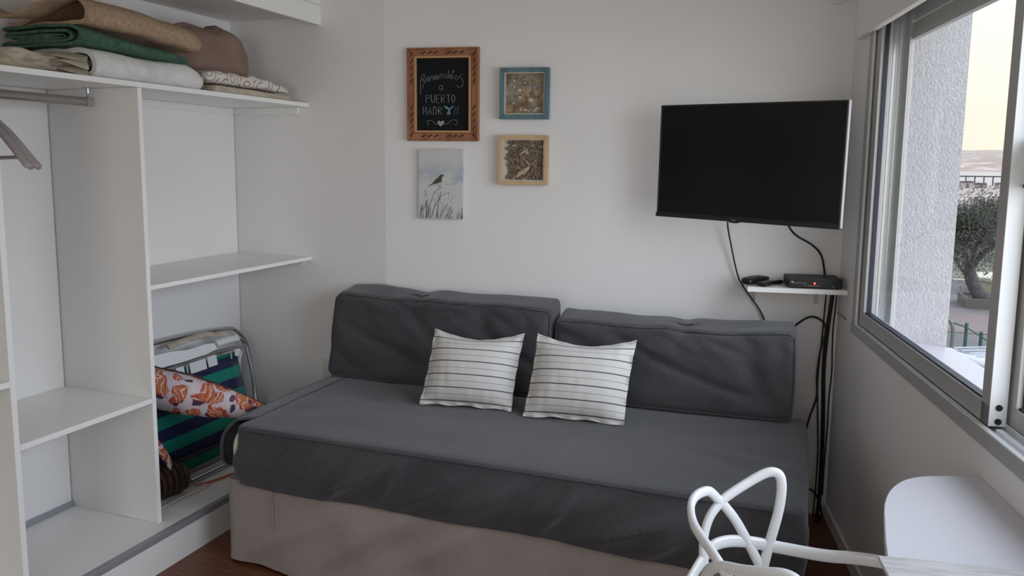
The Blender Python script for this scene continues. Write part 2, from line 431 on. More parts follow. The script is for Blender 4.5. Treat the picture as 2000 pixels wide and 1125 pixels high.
# window wall: inner leaf and thick stuccoed outer leaf, opening from s=.285
S0, S1, Z0, Z1 = .285, 3.05, .885, 2.12
wr = MB()
wr.box((-.12, 0, 0), (S0, .10, CH)).box((S1, 0, 0), (6.2, .10, CH)).box((S0, 0, 0), (S1, .10, Z0)).box((S0, 0, Z1), (S1, .10, CH))
struct('wall_right', wr, WALL, mw=WM, smooth=0)
wo_ = MB()
wo_.box((-1.2, .10, -4), (.41, .29, 3.4)).box((S1-.1, .10, -4), (6.2, .29, 3.4)).box((.41, .10, -4), (S1-.1, .29, .83)).box((.41, .10, Z1), (S1-.1, .29, 3.4))
struct('wall_right_exterior', wo_, STUC, mw=WM, smooth=0)
def b_tile(t, tc):
    mp = t.nodes.new('ShaderNodeMapping'); mp.inputs['Location'].default_value = (.13, .2, 0); t.links.new(tc.outputs['Object'], mp.inputs[0])
    br = t.nodes.new('ShaderNodeTexBrick'); t.links.new(mp.outputs[0], br.inputs['Vector'])
    br.offset = 0; br.inputs['Scale'].default_value = 1; br.inputs['Brick Width'].default_value = .3; br.inputs['Row Height'].default_value = .33
    br.inputs['Mortar Size'].default_value = .003
    for i, c in (('Color1', (.46, .43, .46)), ('Color2', (.48, .455, .485)), ('Mortar', (.34, .31, .33))): br.inputs[i].default_value = (*c, 1)
    return br.outputs[0]
struct('trim_1', MB().prism([(.10, .866), (.308, .848), (.308, .820), (.10, .825)], .41, S1-.1, 0), ramp_mat('sill_tiles', b_tile, .35), mw=WM, smooth=0)
# plastered valance box over the window
vb = MB().box((.135, -.03, 1.985), (3.3, -.0005, CH)).prism([(1.985, -.03), (1.985, -.001), (CH, -.001), (CH, -.03)], .135, .136, 0)
struct('trim_2', MB().box((.135, -.028, 1.985), (3.3, -.0005, CH-.001)), WALL, mw=WM, smooth=0, bevel=.004)
struct('baseboard_right', MB().box((.02, -.012, 0), (6.0, -.0005, .055)), LAM, mw=WM, smooth=0)
struct('baseboard_back', MB().box((.002, -.012, 0), (LT-.014, -.0005, .055)), LAM, mw=TM, smooth=0)
# closet bulkhead with its fascia
bk = MB().box((XB+.0005, -2.4, 2.16), (-2.16, 3.1995, CH-.001))
struct('trim_3', bk, WALL, smooth=0)
fa = MB().box((-2.16, -2.4, 2.12), (-2.142, 3.1995, 2.206)).box((-2.16, -2.4, 2.209), (-2.144, 3.1995, CH-.001))
struct('trim_4', fa, LAMW, smooth=0)

# ------------------------------------------------------------------ window
win = bpy.data.objects.new('window_1', None); COL.objects.link(win); win.matrix_world = WM; MW['window_1'] = WM; win['kind'] = 'structure'
fr = MB()
# inner flange
fr.box((.265, -.006, .865), (3.07, .004, .903)).box((.275, -.005, .9), (.317, .004, 2.12)).box((3.02, -.005, .9), (3.07, .004, 2.12))
# sill tracks
fr.box((S0, .004, .885), (S1, .10, .893)).box((S0, .004, .893), (S1, .008, .903)).box((S0, .046, .893), (S1, .050, .912)).box((S0, .094, .893), (S1, .10, .905))
fr.box((1.545, .016, .893), (S1, .030, .907))
# jamb with ribs of the sash and shutter tracks
jb = MB().box((S0+.001, .0045, .894), (.300, .0995, Z1-.001)).box((.300, .048, .893), (.340, .098, Z1))
jb.box((.340, .058, .893), (.345, .061, Z1)).box((.340, .070, .893), (.346, .074, Z1)).box((.340, .084, .893), (.350, .098, Z1))
fr.box((S1-.02, .004, .893), (S1, .10, Z1)).box((S0, .004, Z1-.03), (S1, .10, Z1))
obj('shutter_guide', MB().box((.350, .0925, .87), (.412, .098, Z1)).box((.404, .098, .87), (.412, .108, Z1)), ALU, win, bevel=.001, smooth=0)
obj('jamb_track', jb, JAMB, win, bevel=.001, smooth=0)
obj('window_frame', fr, ALUW, win, bevel=.001, smooth=0)
obj('flange', MB().box((.264, -.008, .862), (3.071, -.004, .901)).box((.274, -.007, .9), (.3165, -.004, 2.12)), ALU, win, smooth=0, bevel=.001)
def sash(x0, x1, y0, y1, name='sash'):
    s = MB()
    s.box((x0, y0, .905), (x1, y1, .955)).box((x0, y0, .955), (x0+.058, y1, 2.04)).box((x1-.045, y0, .905), (x1, y1, 2.04)).box((x0, y0, 2.04), (x1, y1, 2.09))
    o = obj(name, s, ALU if name == 'sash' else ALUW, win, smooth=0, bevel=.0015)
    g = MB(); t = .012
    gx0, gx1 = x0+.058, x1-.045
    ym = (y0+y1)/2
    ya, yb = ym-.007, ym+.007
    g.box((gx0, ya, .955), (gx0+.006, yb, 2.04)).box((gx1-.006, ya, .955), (gx1, yb, 2.04))
    g.box((gx0, y0+.006, .955), (gx1, yb, .955+.005)).box((gx0, ya, 2.034), (gx1, yb, 2.04))
    obj('gasket', g, RUBB, o, smooth=0)
    obj('pane', MB().box((gx0, ym-.002, .955), (gx1, ym+.002, 2.04)), GLASS, o, smooth=0)
    return o
s1 = sash(.319, 1.52, .008, .046)
# sash end face, window light put into its paler metal; two round caps
obj('lit_stile_end', MB().box((1.519, .0085, .906), (1.5225, .0455, 2.089)), ALUW, s1, smooth=0)
for z in (.950, .917):
    obj('cap', MB().cyl((1.521, .028, z), (1.5245, .028, z), .0075), BLACK, s1)
s2 = sash(1.49, 3.02, .053, .092)
obj('brush_seal', MB().box((1.466, .054, .90), (1.489, .090, 2.06)), RUBB, s2, smooth=0)
lt = obj('latch', MB().box((1.512, .036, 1.455), (1.60, .0525, 1.562)), RUBB, s2, smooth=0, bevel=.003)
obj('latch_plate', MB().box((1.520, .031, 1.464), (1.593, .0365, 1.553)), ALUW, lt, smooth=0, bevel=.002)
obj('latch_pin', MB().tube([(1.50, .095, 1.545), (1.47, .135, 1.553), (1.455, .175, 1.558)], .0035, 8), BLACKM, s2)
# roller shutter rolled up outside, behind the valance
sh = MB()
for k in range(5): sh.box((.40, .104, 1.958+.05*k), (S1-.1, .118, 2.004+.05*k))
sh.box((.40, .100, 1.944), (S1-.1, .122, 1.966))
obj('roller_shutter', sh, ALU, win, smooth=0, bevel=.002)
# unseen window added around the rear fill lamp
w2 = bpy.data.objects.new('added_rear_window', None); COL.objects.link(w2); w2['kind'] = 'structure'; MW['added_rear_window'] = Matrix()
obj('window_frame', MB().box((-1.4, -2.56, .45), (-1.35, -2.5, 2.25)).box((.25, -2.56, .45), (.3, -2.5, 2.25)).box((-1.4, -2.56, .45), (.3, -2.5, .5)).box((-1.4, -2.56, 2.2), (.3, -2.5, 2.25)).box((-.58, -2.56, .45), (-.52, -2.5, 2.25)), ALUW, w2, smooth=0)
obj('pane', MB().box((-1.35, -2.535, .5), (.25, -2.53, 2.2)), GLASS, w2, smooth=0)

# ================================================================== WARDROBE
wr_ = thing('open_wardrobe', 'tall white open wardrobe with shelves and dividers filling the left wall recess', 'wardrobe', loc=(-2.44, 1.6, 0))
XF, YW = -2.22, 3.1995
def wb(name, a, b, m=LAM, par=None, **k): return obj(name, MB().box(a, b), m, par or wr_, world=True, smooth=0, bevel=.0012, **k)
TZ = 1.750
p1 = wb('shelf', (XB+.001, -.3, TZ), (XF+.001, YW, TZ+.018), LAMW)
d1 = wb('divider', (XB+.001, 2.182, .1405), (XF, 2.200, TZ-.0005), LAM)
d2 = wb('divider', (XB+.001, 1.640, .1405), (XF, 1.658, TZ-.0005), LAM)
d3 = wb('divider', (XB+.001, .60, .1405), (XF, .618, TZ-.0005), LAM)
p2 = wb('shelf', (XB+.012, 1.6585, .607), (XF-.0005, 2.1815, .625), LAM)
p3 = wb('shelf', (XB+.012, 2.2005, 1.026), (XF-.0005, YW, 1.042), LAM)
p4 = wb('shelf', (XB+.012, .6185, .812), (XF-.0005, 1.6395, .830), LAM)
wb('edge_band', (XF+.0012, -.3, TZ), (XF+.0022, YW, TZ+.018), LAMW, p1)
wb('edge_band', (XF, 1.6585, .607), (XF+.001, 2.1815, .625), LAMW, p2)
wb('edge_band', (XF, 2.2005, 1.026), (XF+.001, YW, 1.042), LAMW, p3)
wb('edge_band', (XF, .6185, .812), (XF+.001, 1.6395, .830), LAMW, p4)
for y, q in zip((2.182, 1.640, .60), (d1, d2, d3)): wb('edge_band', (XF+.0002, y, .1405), (XF+.0011, y+.018, TZ-.001), LAMW, q)
# back boards with the cover strips seen in the corners
for y0, y1 in ((.62, 1.638), (1.66, 2.18), (2.202, 3.198)): wb('back_board', (XB+.001, y0+.004, .15), (XB+.0095, y1-.002, TZ-.001), LAM)
wb('cleat', (XB+.012, YW-.018, TZ-.032), (-2.27, YW, TZ-.0005), LAM)
obj('cleat', MB().prism([(-2.64, 1.0255), (-2.245, 1.0255), (-2.27, .998), (-2.64, .998)], YW-.016, YW, 1), LAM, wr_, world=True, smooth=0)
wb('cleat', (XB+.0096, 2.2005, TZ-.03), (XB+.022, 3.18, TZ-.0005), LAM)
obj('cleat', MB().prism([(-2.6, .6065), (-2.245, .6065), (-2.275, .590), (-2.6, .590)], 2.168, 2.1815, 1), LAM, wr_, world=True, smooth=0)
wb('base_board', (XB+.001, -.3, .1205), (-2.160, YW, .140), LAM)
wb('plinth', (-2.156, -.3, 0), (-2.140, YW, .118), LAM)
wb('metal_strip', (-2.161, -.3, .1185), (-2.138, YW, .1425), STRIP)
wb('skirting_strip', (XB+.010, 1.66, .141), (XB+.019, 2.18, .162), STRIP)
# hanging rod
rd = obj('hanging_rod', MB().tube([(-2.42, -.3, 1.700), (-2.42, 2.165, 1.700)], (.0075, .0155), 16, up=(0, 0, 1)), RODM, wr_, world=True)
hb = MB().box((-2.424, 2.150, 1.712), (-2.416, 2.156, TZ-.001)).tube([(-2.42, 2.153, 1.730), (-2.42, 2.153, 1.7499)], .005, 8).tube([(-2.42, 2.145, 1.700), (-2.42, 2.168, 1.700)], (.0095, .0175), 16, up=(0, 0, 1)).box((-2.435, 2.140, 1.747), (-2.405, 2.168, 1.7499))
obj('rod_bracket', hb, CHROME, rd, world=True)

# hangers on the rod
def hanger(y, lean, lab):
    hg = thing('coat_hanger', lab, 'hanger', loc=(-2.42, y, 1.7), rotz=lean, group='coat hangers on the rod')
    b = MB()
    # hook over the rod, shoulders, bar
    hook = [(.0195*math.cos(t), 0, -.004+.0235*math.sin(t)) for t in [math.radians(q) for q in range(200, -40, -15)]]
    obj('hook', MB().tube(smooth_path(hook+[(.004, 0, -.036), (0, 0, -.062)], 3), .002, 8), CHROME, hg)
    sh = [(-.205, 0, -.232), (-.17, 0, -.20), (-.09, 0, -.125), (-.02, 0, -.075), (0, 0, -.066), (.02, 0, -.075), (.09, 0, -.125), (.17, 0, -.20), (.205, 0, -.232)]
    pth = smooth_path(sh, 6); n = len(pth)
    b.tube(pth, [(.0085, .009+.009*abs(i/(n-1)*2-1)) if 1 < i < n-2 else (.006, .010) for i in range(n)], 12, up=(0, 1, 0))
    obj('shoulders', b, HANG, hg)
    obj('bar', MB().tube([(-.16, 0, -.198), (0, 0, -.203), (.16, 0, -.198)], .0055, 10), HANG, hg)
    return hg
hanger(1.752, 0, 'front one of two grey plastic coat hangers at the left picture edge')
hanger(1.778, 0, 'rear one of two grey plastic coat hangers, reaching closer to the divider')

# ------------------------------------------------------------------ folded blankets on the top shelf
ZS = TZ+.0185
def cloth_roll(path, th, y0, y1, ny, warp, cap_round=.04):
    """ribbon of cloth folded along 'path' in the x-z plane, run along y; warp(x,y,z)->point"""
    P = smooth_path([(x, 0, z) for x, z in path], 7); n = len(P); L_, R_ = [], []
    for i in range(n):
        d = (P[min(i+1, n-1)]-P[max(i-1, 0)]).normalized(); nn = Vector((-d.z, 0, d.x))
        L_.append(P[i]+nn*th/2); R_.append(P[i]-nn*th/2)
    ring = L_+R_[::-1]; m = len(ring); mb = MB()
    cen = sum(P, Vector())/n
    vs = []
    for j in range(ny+1):
        t = j/ny; y = y0+(y1-y0)*t
        for p in ring: vs.append(warp(p.x, y, p.z, t))
    fs = []
    for j in range(ny):
        for i in range(m):
            k = (i+1) % m; fs.append((j*m+i, (j+1)*m+i, (j+1)*m+k, j*m+k))
    for j in (0, ny):
        for i in range(n-1):
            a_, b2, c_, d_ = j*m+i, j*m+i+1, j*m+m-2-i, j*m+m-1-i
            fs.append((a_, b2, c_, d_) if j else (d_, c_, b2, a_))
    return mb.add(vs, fs)
def nz(p, f, a): return (noise.noise(Vector(p)*f))*a

# bottom: white quilt with crumpled oatmeal lining at its open end
def warp_q(x, y, z, t):
    h = (z-ZS); k = 1-.10*t-.25*max(0, t-.85)/.15*(h/.1 if h > 0 else 0)
    z2 = ZS+.0+h*k*(1+nz((x*2, y, 0), 6, .10)); end = max(0, (t-.9)/.1)
    x2 = x+nz((x, y, z), 7, .012)-(.035*end**2 if x > -2.35 else 0)
    return Vector((x2, y-.02*end*0, max(ZS+.001, z2)))
qp = [(-2.63, .010), (-2.45, .010), (-2.30, .010), (-2.262, .026), (-2.262, .062), (-2.30, .092), (-2.42, .094), (-2.56, .092), (-2.62, .080), (-2.60, .062), (-2.45, .062), (-2.33, .060), (-2.32, .047), (-2.42, .040), (-2.60, .036)]
qt = thing('folded_quilt', 'white quilt folded at the bottom of the blanket stack on the top shelf', 'quilt', loc=(-2.44, 2.3, ZS))
obj('quilt_body', cloth_roll([(x, ZS+z) for x, z in qp], .018, 2.045, 2.57, 26, warp_q), WHITEQ, qt, world=True, smooth=60)
def crumple(seed, cx, cy, cz, sx, sy, sz, m, parent, name, amp=.35):
    def d(p, q):
        n_ = noise.fractal(Vector((p.x*9+seed, p.y*9, p.z*18)), .8, 2.2, 3)
        fold = abs(noise.noise(Vector((p.x*7+seed, p.y*5, p.z*30))))
        return Vector((p.x*(1+.25*n_), p.y*(1+.2*n_), p.z*(1+amp*n_)+fold*.012))
    return obj(name, MB().soft((sx, sy, sz), min(sz, sy)*.45, 22, d).xf(Matrix.Translation((cx, cy, cz))), m, parent, world=True, smooth=75)
crumple(3, -2.47, 1.93, ZS+.040, .30, .26, .062, OATM, qt, 'crumpled_lining')
lp = MB()
for k, (z, dx) in enumerate(((.020, 0), (.042, .02), (.062, -.01))):
    pts = [(-2.62, 1.80-.02*k, ZS+z-.004), (-2.52, 1.87, ZS+z+.012), (-2.42, 1.90+dx, ZS+z-.006), (-2.34+dx, 1.97, ZS+z+.010), (-2.285, 2.04, ZS+z)]
    lp.tube(smooth_path(pts, 6), (.003, .030 if k != 1 else .022), 8, up=(0, 1, .25))
obj('lining_fold', lp, OATM, qt, world=True, smooth=60)
# middle: green blanket, many layers
def warp_g(x, y, z, t):
    top = ZS+.098
    h = z-top; k = 1-.45*t
    drop = .012*t
    end = max(0, (t-.93)/.07)
    return Vector((x+nz((x, y, z), 5, .010)-(.02*end if x > -2.35 else 0), y, top-drop+h*k+nz((x*2, y*2, 1), 4, .006)+.002))
gp = [(-2.62, .078), (-2.45, .082), (-2.32, .078), (-2.278, .062), (-2.268, .040), (-2.285, .016), (-2.33, .009), (-2.47, .009), (-2.60, .009), (-2.61, .021), (-2.47, .022), (-2.34, .022), (-2.308, .034), (-2.312, .050), (-2.34, .060), (-2.47, .060), (-2.59, .058), (-2.59, .046), (-2.47, .045), (-2.36, .043), (-2.34, .036), (-2.40, .034), (-2.55, .033)]
gb = cloth_roll([(x, ZS+.098+z*.86) for x, z in gp], .0095, 1.995, 2.50, 24, warp_g)
tag(obj('green_blanket', gb, GREENB, smooth=60), 'dark green knitted blanket folded in many layers between white quilt and beige blanket', 'blanket')
gt = MB().tube(smooth_path([(-2.60, 1.80, ZS+.10), (-2.5, 1.86, ZS+.125), (-2.40, 1.93, ZS+.145), (-2.31, 2.0, ZS+.140)], 8), (.006, .045), 10, up=(0, 1, .3))
# top: beige knitted blanket with a hollow rolled front
def warp_b(x, y, z, t):
    base = ZS+.172
    h = z-base; k = 1-.12*t
    drop = .028*t**1.3
    end = max(0, (t-.88)/.12)
    hh = h*k
    if end > 0: hh = .045+(hh-.045)*(math.sqrt(max(0, 1-end**2*.75)))
    return Vector((x+nz((x, y, z), 5, .010)-(.03*end**2 if x > -2.36 else 0), y, base-drop+hh+nz((x*2, y*2, 5), 4, .010)))
bp_ = [(-2.63, .020), (-2.58, .020), (-2.53, .030), (-2.47, .050), (-2.41, .078), (-2.35, .092), (-2.30, .086), (-2.270, .060), (-2.268, .030), (-2.285, .010), (-2.34, .0075), (-2.45, .0075), (-2.60, .007)]
bb = thing('beige_blanket', 'beige textured knitted blanket with a hollow rolled fold, topmost of the blanket stack', 'blanket', loc=(-2.44, 2.3, ZS+.18))
obj('blanket_body', cloth_roll([(x, ZS+.174+z) for x, z in bp_], .014, 2.03, 2.59, 26, warp_b), BEIGEB, bb, world=True, smooth=60)
fl_ = MB().tube(smooth_path([(-2.64, 1.88, ZS+.185), (-2.60, 1.90, ZS+.222), (-2.54, 1.93, ZS+.202), (-2.47, 1.965, ZS+.200), (-2.40, 2.0, ZS+.235), (-2.33, 2.03, ZS+.262)], 8), (.008, .060), 12, up=(0, 1, .15))
obj('front_flap', fl_, BEIGEB, bb, world=True, smooth=60)
# tan pillow standing behind, patterned linen below it
def d_tan(p, q):
    s = (1-abs(q.x)**3)
    z = p.z*(1-.12*(1-q.y*q.y)*(q.z > 0)) + (.030*max(0, 1-abs(q.y-.30)*3.2) if q.z > .2 else 0)
    sh = 1-.26*max(0, q.z)**1.5*(1 if q.y > 0 else .25)
    return Vector((p.x*(1-.45*abs(q.y)**3)*(1-.35*abs(q.z)**3)+nz(p, 12, .012), p.y*sh+.02*q.z*0, z+nz(p, 8, .012)))
tag(obj('tan_pillow', MB().soft((.20, .43, .255), .07, 20, d_tan).xf(Matrix.Translation((-2.485, 2.845, ZS+.180)) @ Matrix.Rotation(math.radians(-9), 4, 'Y')), TANP, smooth=80),
    'plain tan pillow standing on the folded swirl printed linen on the top shelf', 'pillow')
def d_sw(p, q):
    k = 1-.55*max(0, q.y)**2.2
    return Vector((p.x+nz(p, 9, .012), p.y, -.034+(p.z+.034)*k+abs(nz(p, 14, .010))+.004*math.sin(p.y*60)*(q.z > .2)))
sw = thing('printed_linen', 'folded cream linen with brown swirl print at the right end of top shelf', 'linen', loc=(-2.41, 2.86, ZS))
obj('upper_fold', MB().soft((.34, .52, .048), .02, 22, d_sw).xf(Matrix.Translation((-2.425, 2.84, ZS+.062))), SWIRL, sw, world=True, smooth=70)
obj('lower_fold', MB().soft((.35, .51, .034), .012, 18, lambda p, q: Vector((p.x+nz(p, 7, .012), p.y, p.z*(1-.3*max(0, q.y))+.004*math.sin(p.x*30)))).xf(Matrix.Translation((-2.42, 2.86, ZS+.0175))), OATM, sw, world=True, smooth=70)

# ------------------------------------------------------------------ things on the wardrobe floor
def lean(y, z, d=0.):       # plane of the folded beach chair, d = distance in front of it
    return Vector((-2.42-.262*(z-.14)+d, y, z))
SHADED = mat('shaded_grey_bar', (.16, .15, .14), .7)  # shade low in the wardrobe put into the bar's colour
bc = thing('folding_beach_chair', 'folded aluminium beach chair with navy and green striped fabric leaning in the wardrobe', 'chair', mw=Matrix.Translation((-2.45, 2.75, .14)))
def bt(name, pts, r, d=0., m=CHROME, n=10, sm=6, **k):
    return obj(name, MB().tube(smooth_path([lean(y, z, d) for y, z in pts], sm), r, n), m, bc, world=True, **k)
bt('back_frame', [(2.26, .70), (2.55, .712), (2.80, .708), (3.03, .690), (3.085, .672), (3.122, .630), (3.140, .57), (3.128, .45), (3.10, .30), (3.09, .172)], .0095, -.03)
bt('seat_frame', [(2.24, .60), (2.56, .620), (2.82, .616), (3.045, .607)], .0085, .02)
bt('seat_frame', [(2.9, .655), (3.03, .650), (3.076, .62), (3.085, .56), (3.080, .45), (3.062, .30), (3.05, .165)], .0085, .01)
bt('leg_tube', [(3.105, .60), (3.108, .45), (3.09, .30), (3.075, .165)], .0075, -.01)
obj('side_bar', MB().box((-.004, -.010, -.29), (.004, .010, .0)).xf(Matrix.Translation(lean(3.028, .585, .022)) @ Matrix.Rotation(math.radians(1.5), 4, 'X') @ Matrix.Rotation(math.radians(14.7), 4, 'Y')), ALUW, bc, world=True, smooth=0)
fb = MB().grid(lambda u, v: lean(2.26+(3.015-2.26)*u, .175+(.588-.175)*v, .006+.010*math.sin(PI*u)*0), 12, 8)
# the fabric carries its stripes along z (object space)
o = obj('seat_fabric', fb, BEACHF, bc, world=True, smooth=40)
so = o.modifiers.new('thickness', 'SOLIDIFY'); so.thickness = .003
for y0, y1, z0, z1 in ((2.62, 2.665, .560, .600), (2.70, 2.80, .556, .602), (2.812, 2.87, .558, .604), (2.995, 3.035, .568, .600), (2.84, 2.88, .205, .232)):
    mb = MB(); p = [lean(y0, z0, .011), lean(y1, z0, .011), lean(y1, z1, .014), lean(y0, z1, .014)]
    mb.add(p+[q+Vector((.003, 0, 0)) for q in p], [(0, 1, 2, 3), (7, 6, 5, 4), (0, 4, 5, 1), (1, 5, 6, 2), (2, 6, 7, 3), (3, 7, 4, 0)])
    obj('fabric_loop', mb, ALUW, bc, world=True, smooth=0)
for y in (2.675, 2.955): bt('rivet_bar', [(y, .565), (y+.004, .600)], .005, .022)
# armrests
ar = MB(); out = [(2.24, .690), (2.45, .684), (2.60, .678), (2.70, .664), (2.80, .668), (2.86, .660), (2.868, .634), (2.80, .624), (2.65, .622), (2.45, .628), (2.24, .632)]
pf = [lean(y, z, .034) for y, z in out]; pb = [lean(y, z, .020) for y, z in out]; n_ = len(out)
ar.add(pf+pb, [tuple(range(n_)), tuple(reversed(range(n_, 2*n_)))]+[(i, i+n_, (i+1) % n_+n_, (i+1) % n_) for i in range(n_)])
obj('armrest', ar, WPLA, bc, world=True, smooth=40)
bt('rear_armrest', [(2.62, .690), (2.75, .698), (2.85, .700), (2.93, .684), (2.97, .68)], (.006, .014), 0., OATM, 10)
bt('arm_bracket', [(2.88, .655), (2.96, .656), (3.03, .652)], (.005, .016), .026, ALUW, 8)
bt('lower_bar', [(2.35, .195), (2.62, .178), (2.85, .176), (3.05, .172)], .009, .035, SHADED)
bt('lower_bar', [(2.40, .240), (2.75, .226), (3.05, .215)], .008, .022, BLACKM)
bt('foot_tube', [(2.50, .160), (2.75, .155), (3.06, .152)], .010, .07)
# umbrella in its floral sleeve
um = thing('beach_umbrella', 'rolled beach umbrella in an orange floral sleeve lying across the beach chair', 'umbrella', loc=(-2.3, 2.5, .5))
A_, B_ = Vector((-2.475, 2.315, .628)), Vector((-2.055, 2.675, .437))
ax_ = (B_-A_); pts = [A_+ax_*t for t in [i/24 for i in range(25)]]
rad = []
for i in range(25):
    t = i/24; r = .080*(1-max(0, (t-.35)/.65)**1.5*.80) if t > .06 else .055+.025*t/.06
    rad.append(r*(1+.06*noise.noise(Vector((t*9, 0, 0)))))
sl = MB(); d_ = ax_.normalized(); uu = Vector((0, 0, 1)); aa = d_.cross(uu).normalized(); b2 = d_.cross(aa)
vs = []; NN = 28
for i, p in enumerate(pts):
    for k in range(NN):
        th = 2*PI*k/NN; rr = rad[i]*(1+.05*math.cos(3*th+i*.2)+.05*noise.noise(Vector((math.cos(th)*2, math.sin(th)*2, i*.35))))
        vs.append(p+aa*rr*math.cos(th)*.85+b2*rr*math.sin(th))
fs = [(i*NN+k, (i+1)*NN+k, (i+1)*NN+(k+1) % NN, i*NN+(k+1) % NN) for i in range(24) for k in range(NN)]+[tuple(range(NN)), tuple(reversed(range(24*NN, 25*NN)))]
slv = obj('sleeve', sl.add(vs, fs), FLORAL, um, world=True, smooth=60)
obj('sleeve_piping', MB().tube([p-b2*rad[i]*1.02 for i, p in enumerate(pts)], .0035, 6), BROWNR, slv, world=True)
obj('strap', MB().tube(smooth_path([(-2.38, 2.27, .50), (-2.335, 2.262, .46), (-2.31, 2.29, .39), (-2.30, 2.33, .315), (-2.31, 2.35, .285)], 6), (.004, .016), 8, up=(0, .3, 1)), FLORAL, um, world=True)
# brown ribbed roll with white cord
rl = thing('ribbed_roll', 'dark brown ribbed round roll lying on the wardrobe floor beside the divider', 'roll', loc=(-2.35, 2.35, .15))
ra, rb = Vector((-2.405, 2.215, .2095)), Vector((-2.355, 2.455, .2075))
mb = MB(); dd = (rb-ra)
for k in range(9):
    p0 = ra+dd*(k/9+.01); p1 = ra+dd*((k+.88)/9); r0 = .068 if k != 8 else .060
    mb.tube([p0, p0.lerp(p1, .15), p0.lerp(p1, .85), p1], [r0*.94, r0, r0, r0*.92], 28)
mb.tube([ra, rb], .052, 20)
obj('ribbed_body', mb, BROWNR, rl, world=True, smooth=50)
obj('cord', MB().tube(smooth_path([(-2.30, 2.215, .150), (-2.295, 2.30, .149), (-2.288, 2.40, .152), (-2.275, 2.50, .150), (-2.29, 2.53, .1455), (-2.32, 2.52, .1455)], 6), .0028, 6), CORD, rl, world=True)
tag(obj('orange_cord', MB().tube(smooth_path([(-2.33, 2.50, .146), (-2.30, 2.56, .147), (-2.27, 2.66, .147), (-2.24, 2.75, .148), (-2.21, 2.82, .147)], 6), .005, 6), ORNG), 'thin orange cord lying on the wardrobe floor behind the brown roll', 'cord')

# ================================================================== SOFA BED
BX0, BX1, BY0, BY1 = -1.985, .005, 2.262, 3.14
def rect_loop(x0, x1, y0, y1, r, n, z):
    """points around a rounded rectangle, starting on the front side"""
    out = []
    for cx, cy, a0 in ((x1-r, y0+r, -90), (x1-r, y1-r, 0), (x0+r, y1-r, 90), (x0+r, y0+r, 180)):
        for k in range(7):
            a = math.radians(a0+15*k); out.append((cx+r*math.cos(a), cy+r*math.sin(a)))
    # resample
    L = [0]; m = len(out)
    for i in range(m): L.append(L[-1]+math.dist(out[i], out[(i+1) % m]))
    res = []; j = 0
    for k in range(n):
        d = L[-1]*k/n
        while L[j+1] < d: j += 1
        t = (d-L[j])/(L[j+1]-L[j]+1e-9); p, q = out[j], out[(j+1) % m]
        res.append((p[0]+(q[0]-p[0])*t, p[1]+(q[1]-p[1])*t))
    return res
def wall_skirt(x0, x1, y0, y1, r, z0, z1, fold, nz_=14, n=420, topin=0.):
    loop = rect_loop(x0, x1, y0, y1, r, n, 0); mb = MB(); vs = []
    for j in range(nz_+1):
        t = j/nz_
        for i, (x, y) in enumerate(loop):
            p, q = loop[i-1], loop[(i+1) % n]
            nn = Vector((q[1]-p[1], -(q[0]-p[0]), 0)).normalized()
            dx, dz = fold(x, y, t, i/n)
            vs.append(Vector((x, y, z0+(z1-z0)*t+dz))+nn*dx)
    fs = [(j*n+i, j*n+(i+1) % n, (j+1)*n+(i+1) % n, (j+1)*n+i) for j in range(nz_) for i in range(n)]
    mb.add(vs, fs); mb.f.append(tuple(nz_*n+i for i in range(n))); mb.f.append(tuple(reversed(range(n))))
    return mb
def skirt_fold(x, y, t, u):
    a = .014*noise.noise(Vector((x*5+y*3+t*1.2, t*1.2, 0)))+.020*max(0, noise.noise(Vector((x*3.3-t*1.6, y*3, 4))))+.005*noise.noise(Vector((x*14-t*4, y*9, 9)))
    n1 = noise.noise(Vector((x*2.6-t*1.2, y*3+3.3, t*.5))); a += .026*math.exp(-(n1*6)**2)
    a *= max(.12, min(1, (x-BX0-.02)/.25)) if y < BY0+.06 else .12
    return a*(1-.15*t-.8*t**6)+.004*(1-t), (-.002*t if t > .9 else 0)
bed = obj('bed_base', wall_skirt(BX0+.01, BX1-.01, BY0+.008, BY1-.02, .035, .012, .326, skirt_fold, topin=0), SKIRT, smooth=60)
# vertical seams
tag(bed, 'low bed base wrapped in a beige cloth skirt under the grey mattress', 'bed base')
for x in (-1.76, -1.38): obj('seam', MB().tube([(x, BY0+.0035-(.004), z) for z in (.02, .17, .315)], .0018, 6), SKIRT, bed)

MZ0, MZ1 = .3275, .535
mt = thing('mattress', 'thick dark grey covered mattress lying on the beige bed base', 'mattress', loc=(-.97, 2.7, MZ0))
MX0 = -1.915
def mat_fold(x, y, t, u):
    if y < BY0+.06:      # front drape
        bul = .012*math.sin(PI*min(1, t*1.1))
        w_ = .020*noise.noise(Vector((x*3.6-t*1.3, 0, t*.8)))+.024*max(0, noise.noise(Vector((x*6.5-t*2.2, 3, t*.7))))**1.2
        n1 = noise.noise(Vector((x*3.4-t*1.1, 1.7, t*.3))); n2 = noise.noise(Vector((x*5.2-t*.9, 8.1, t*.3)))
        w_ = (w_+.034*math.exp(-(n1*6.5)**2)+.022*math.exp(-(n2*7)**2))*max(.1, min(1, (BX1-.12-x)/.2))
        e_ = math.sin(PI*min(1, t*.9+.06))
        return bul+w_*e_, -.016*(1-t)**2*(.5+noise.noise(Vector((x*2.1, 7, 0))))-(.012*(1-t)**2*max(0, (x+1.0)))
    return .010*math.sin(PI*t)+.006*noise.noise(Vector((x*5, y*6, t*2))), 0
mb = MB()
loop_n = 460
side = wall_skirt(MX0, BX1+.040, BY0-.004, 3.150, .035, MZ0, MZ1-.012, mat_fold, 16, loop_n)
side.f = side.f[:-2]
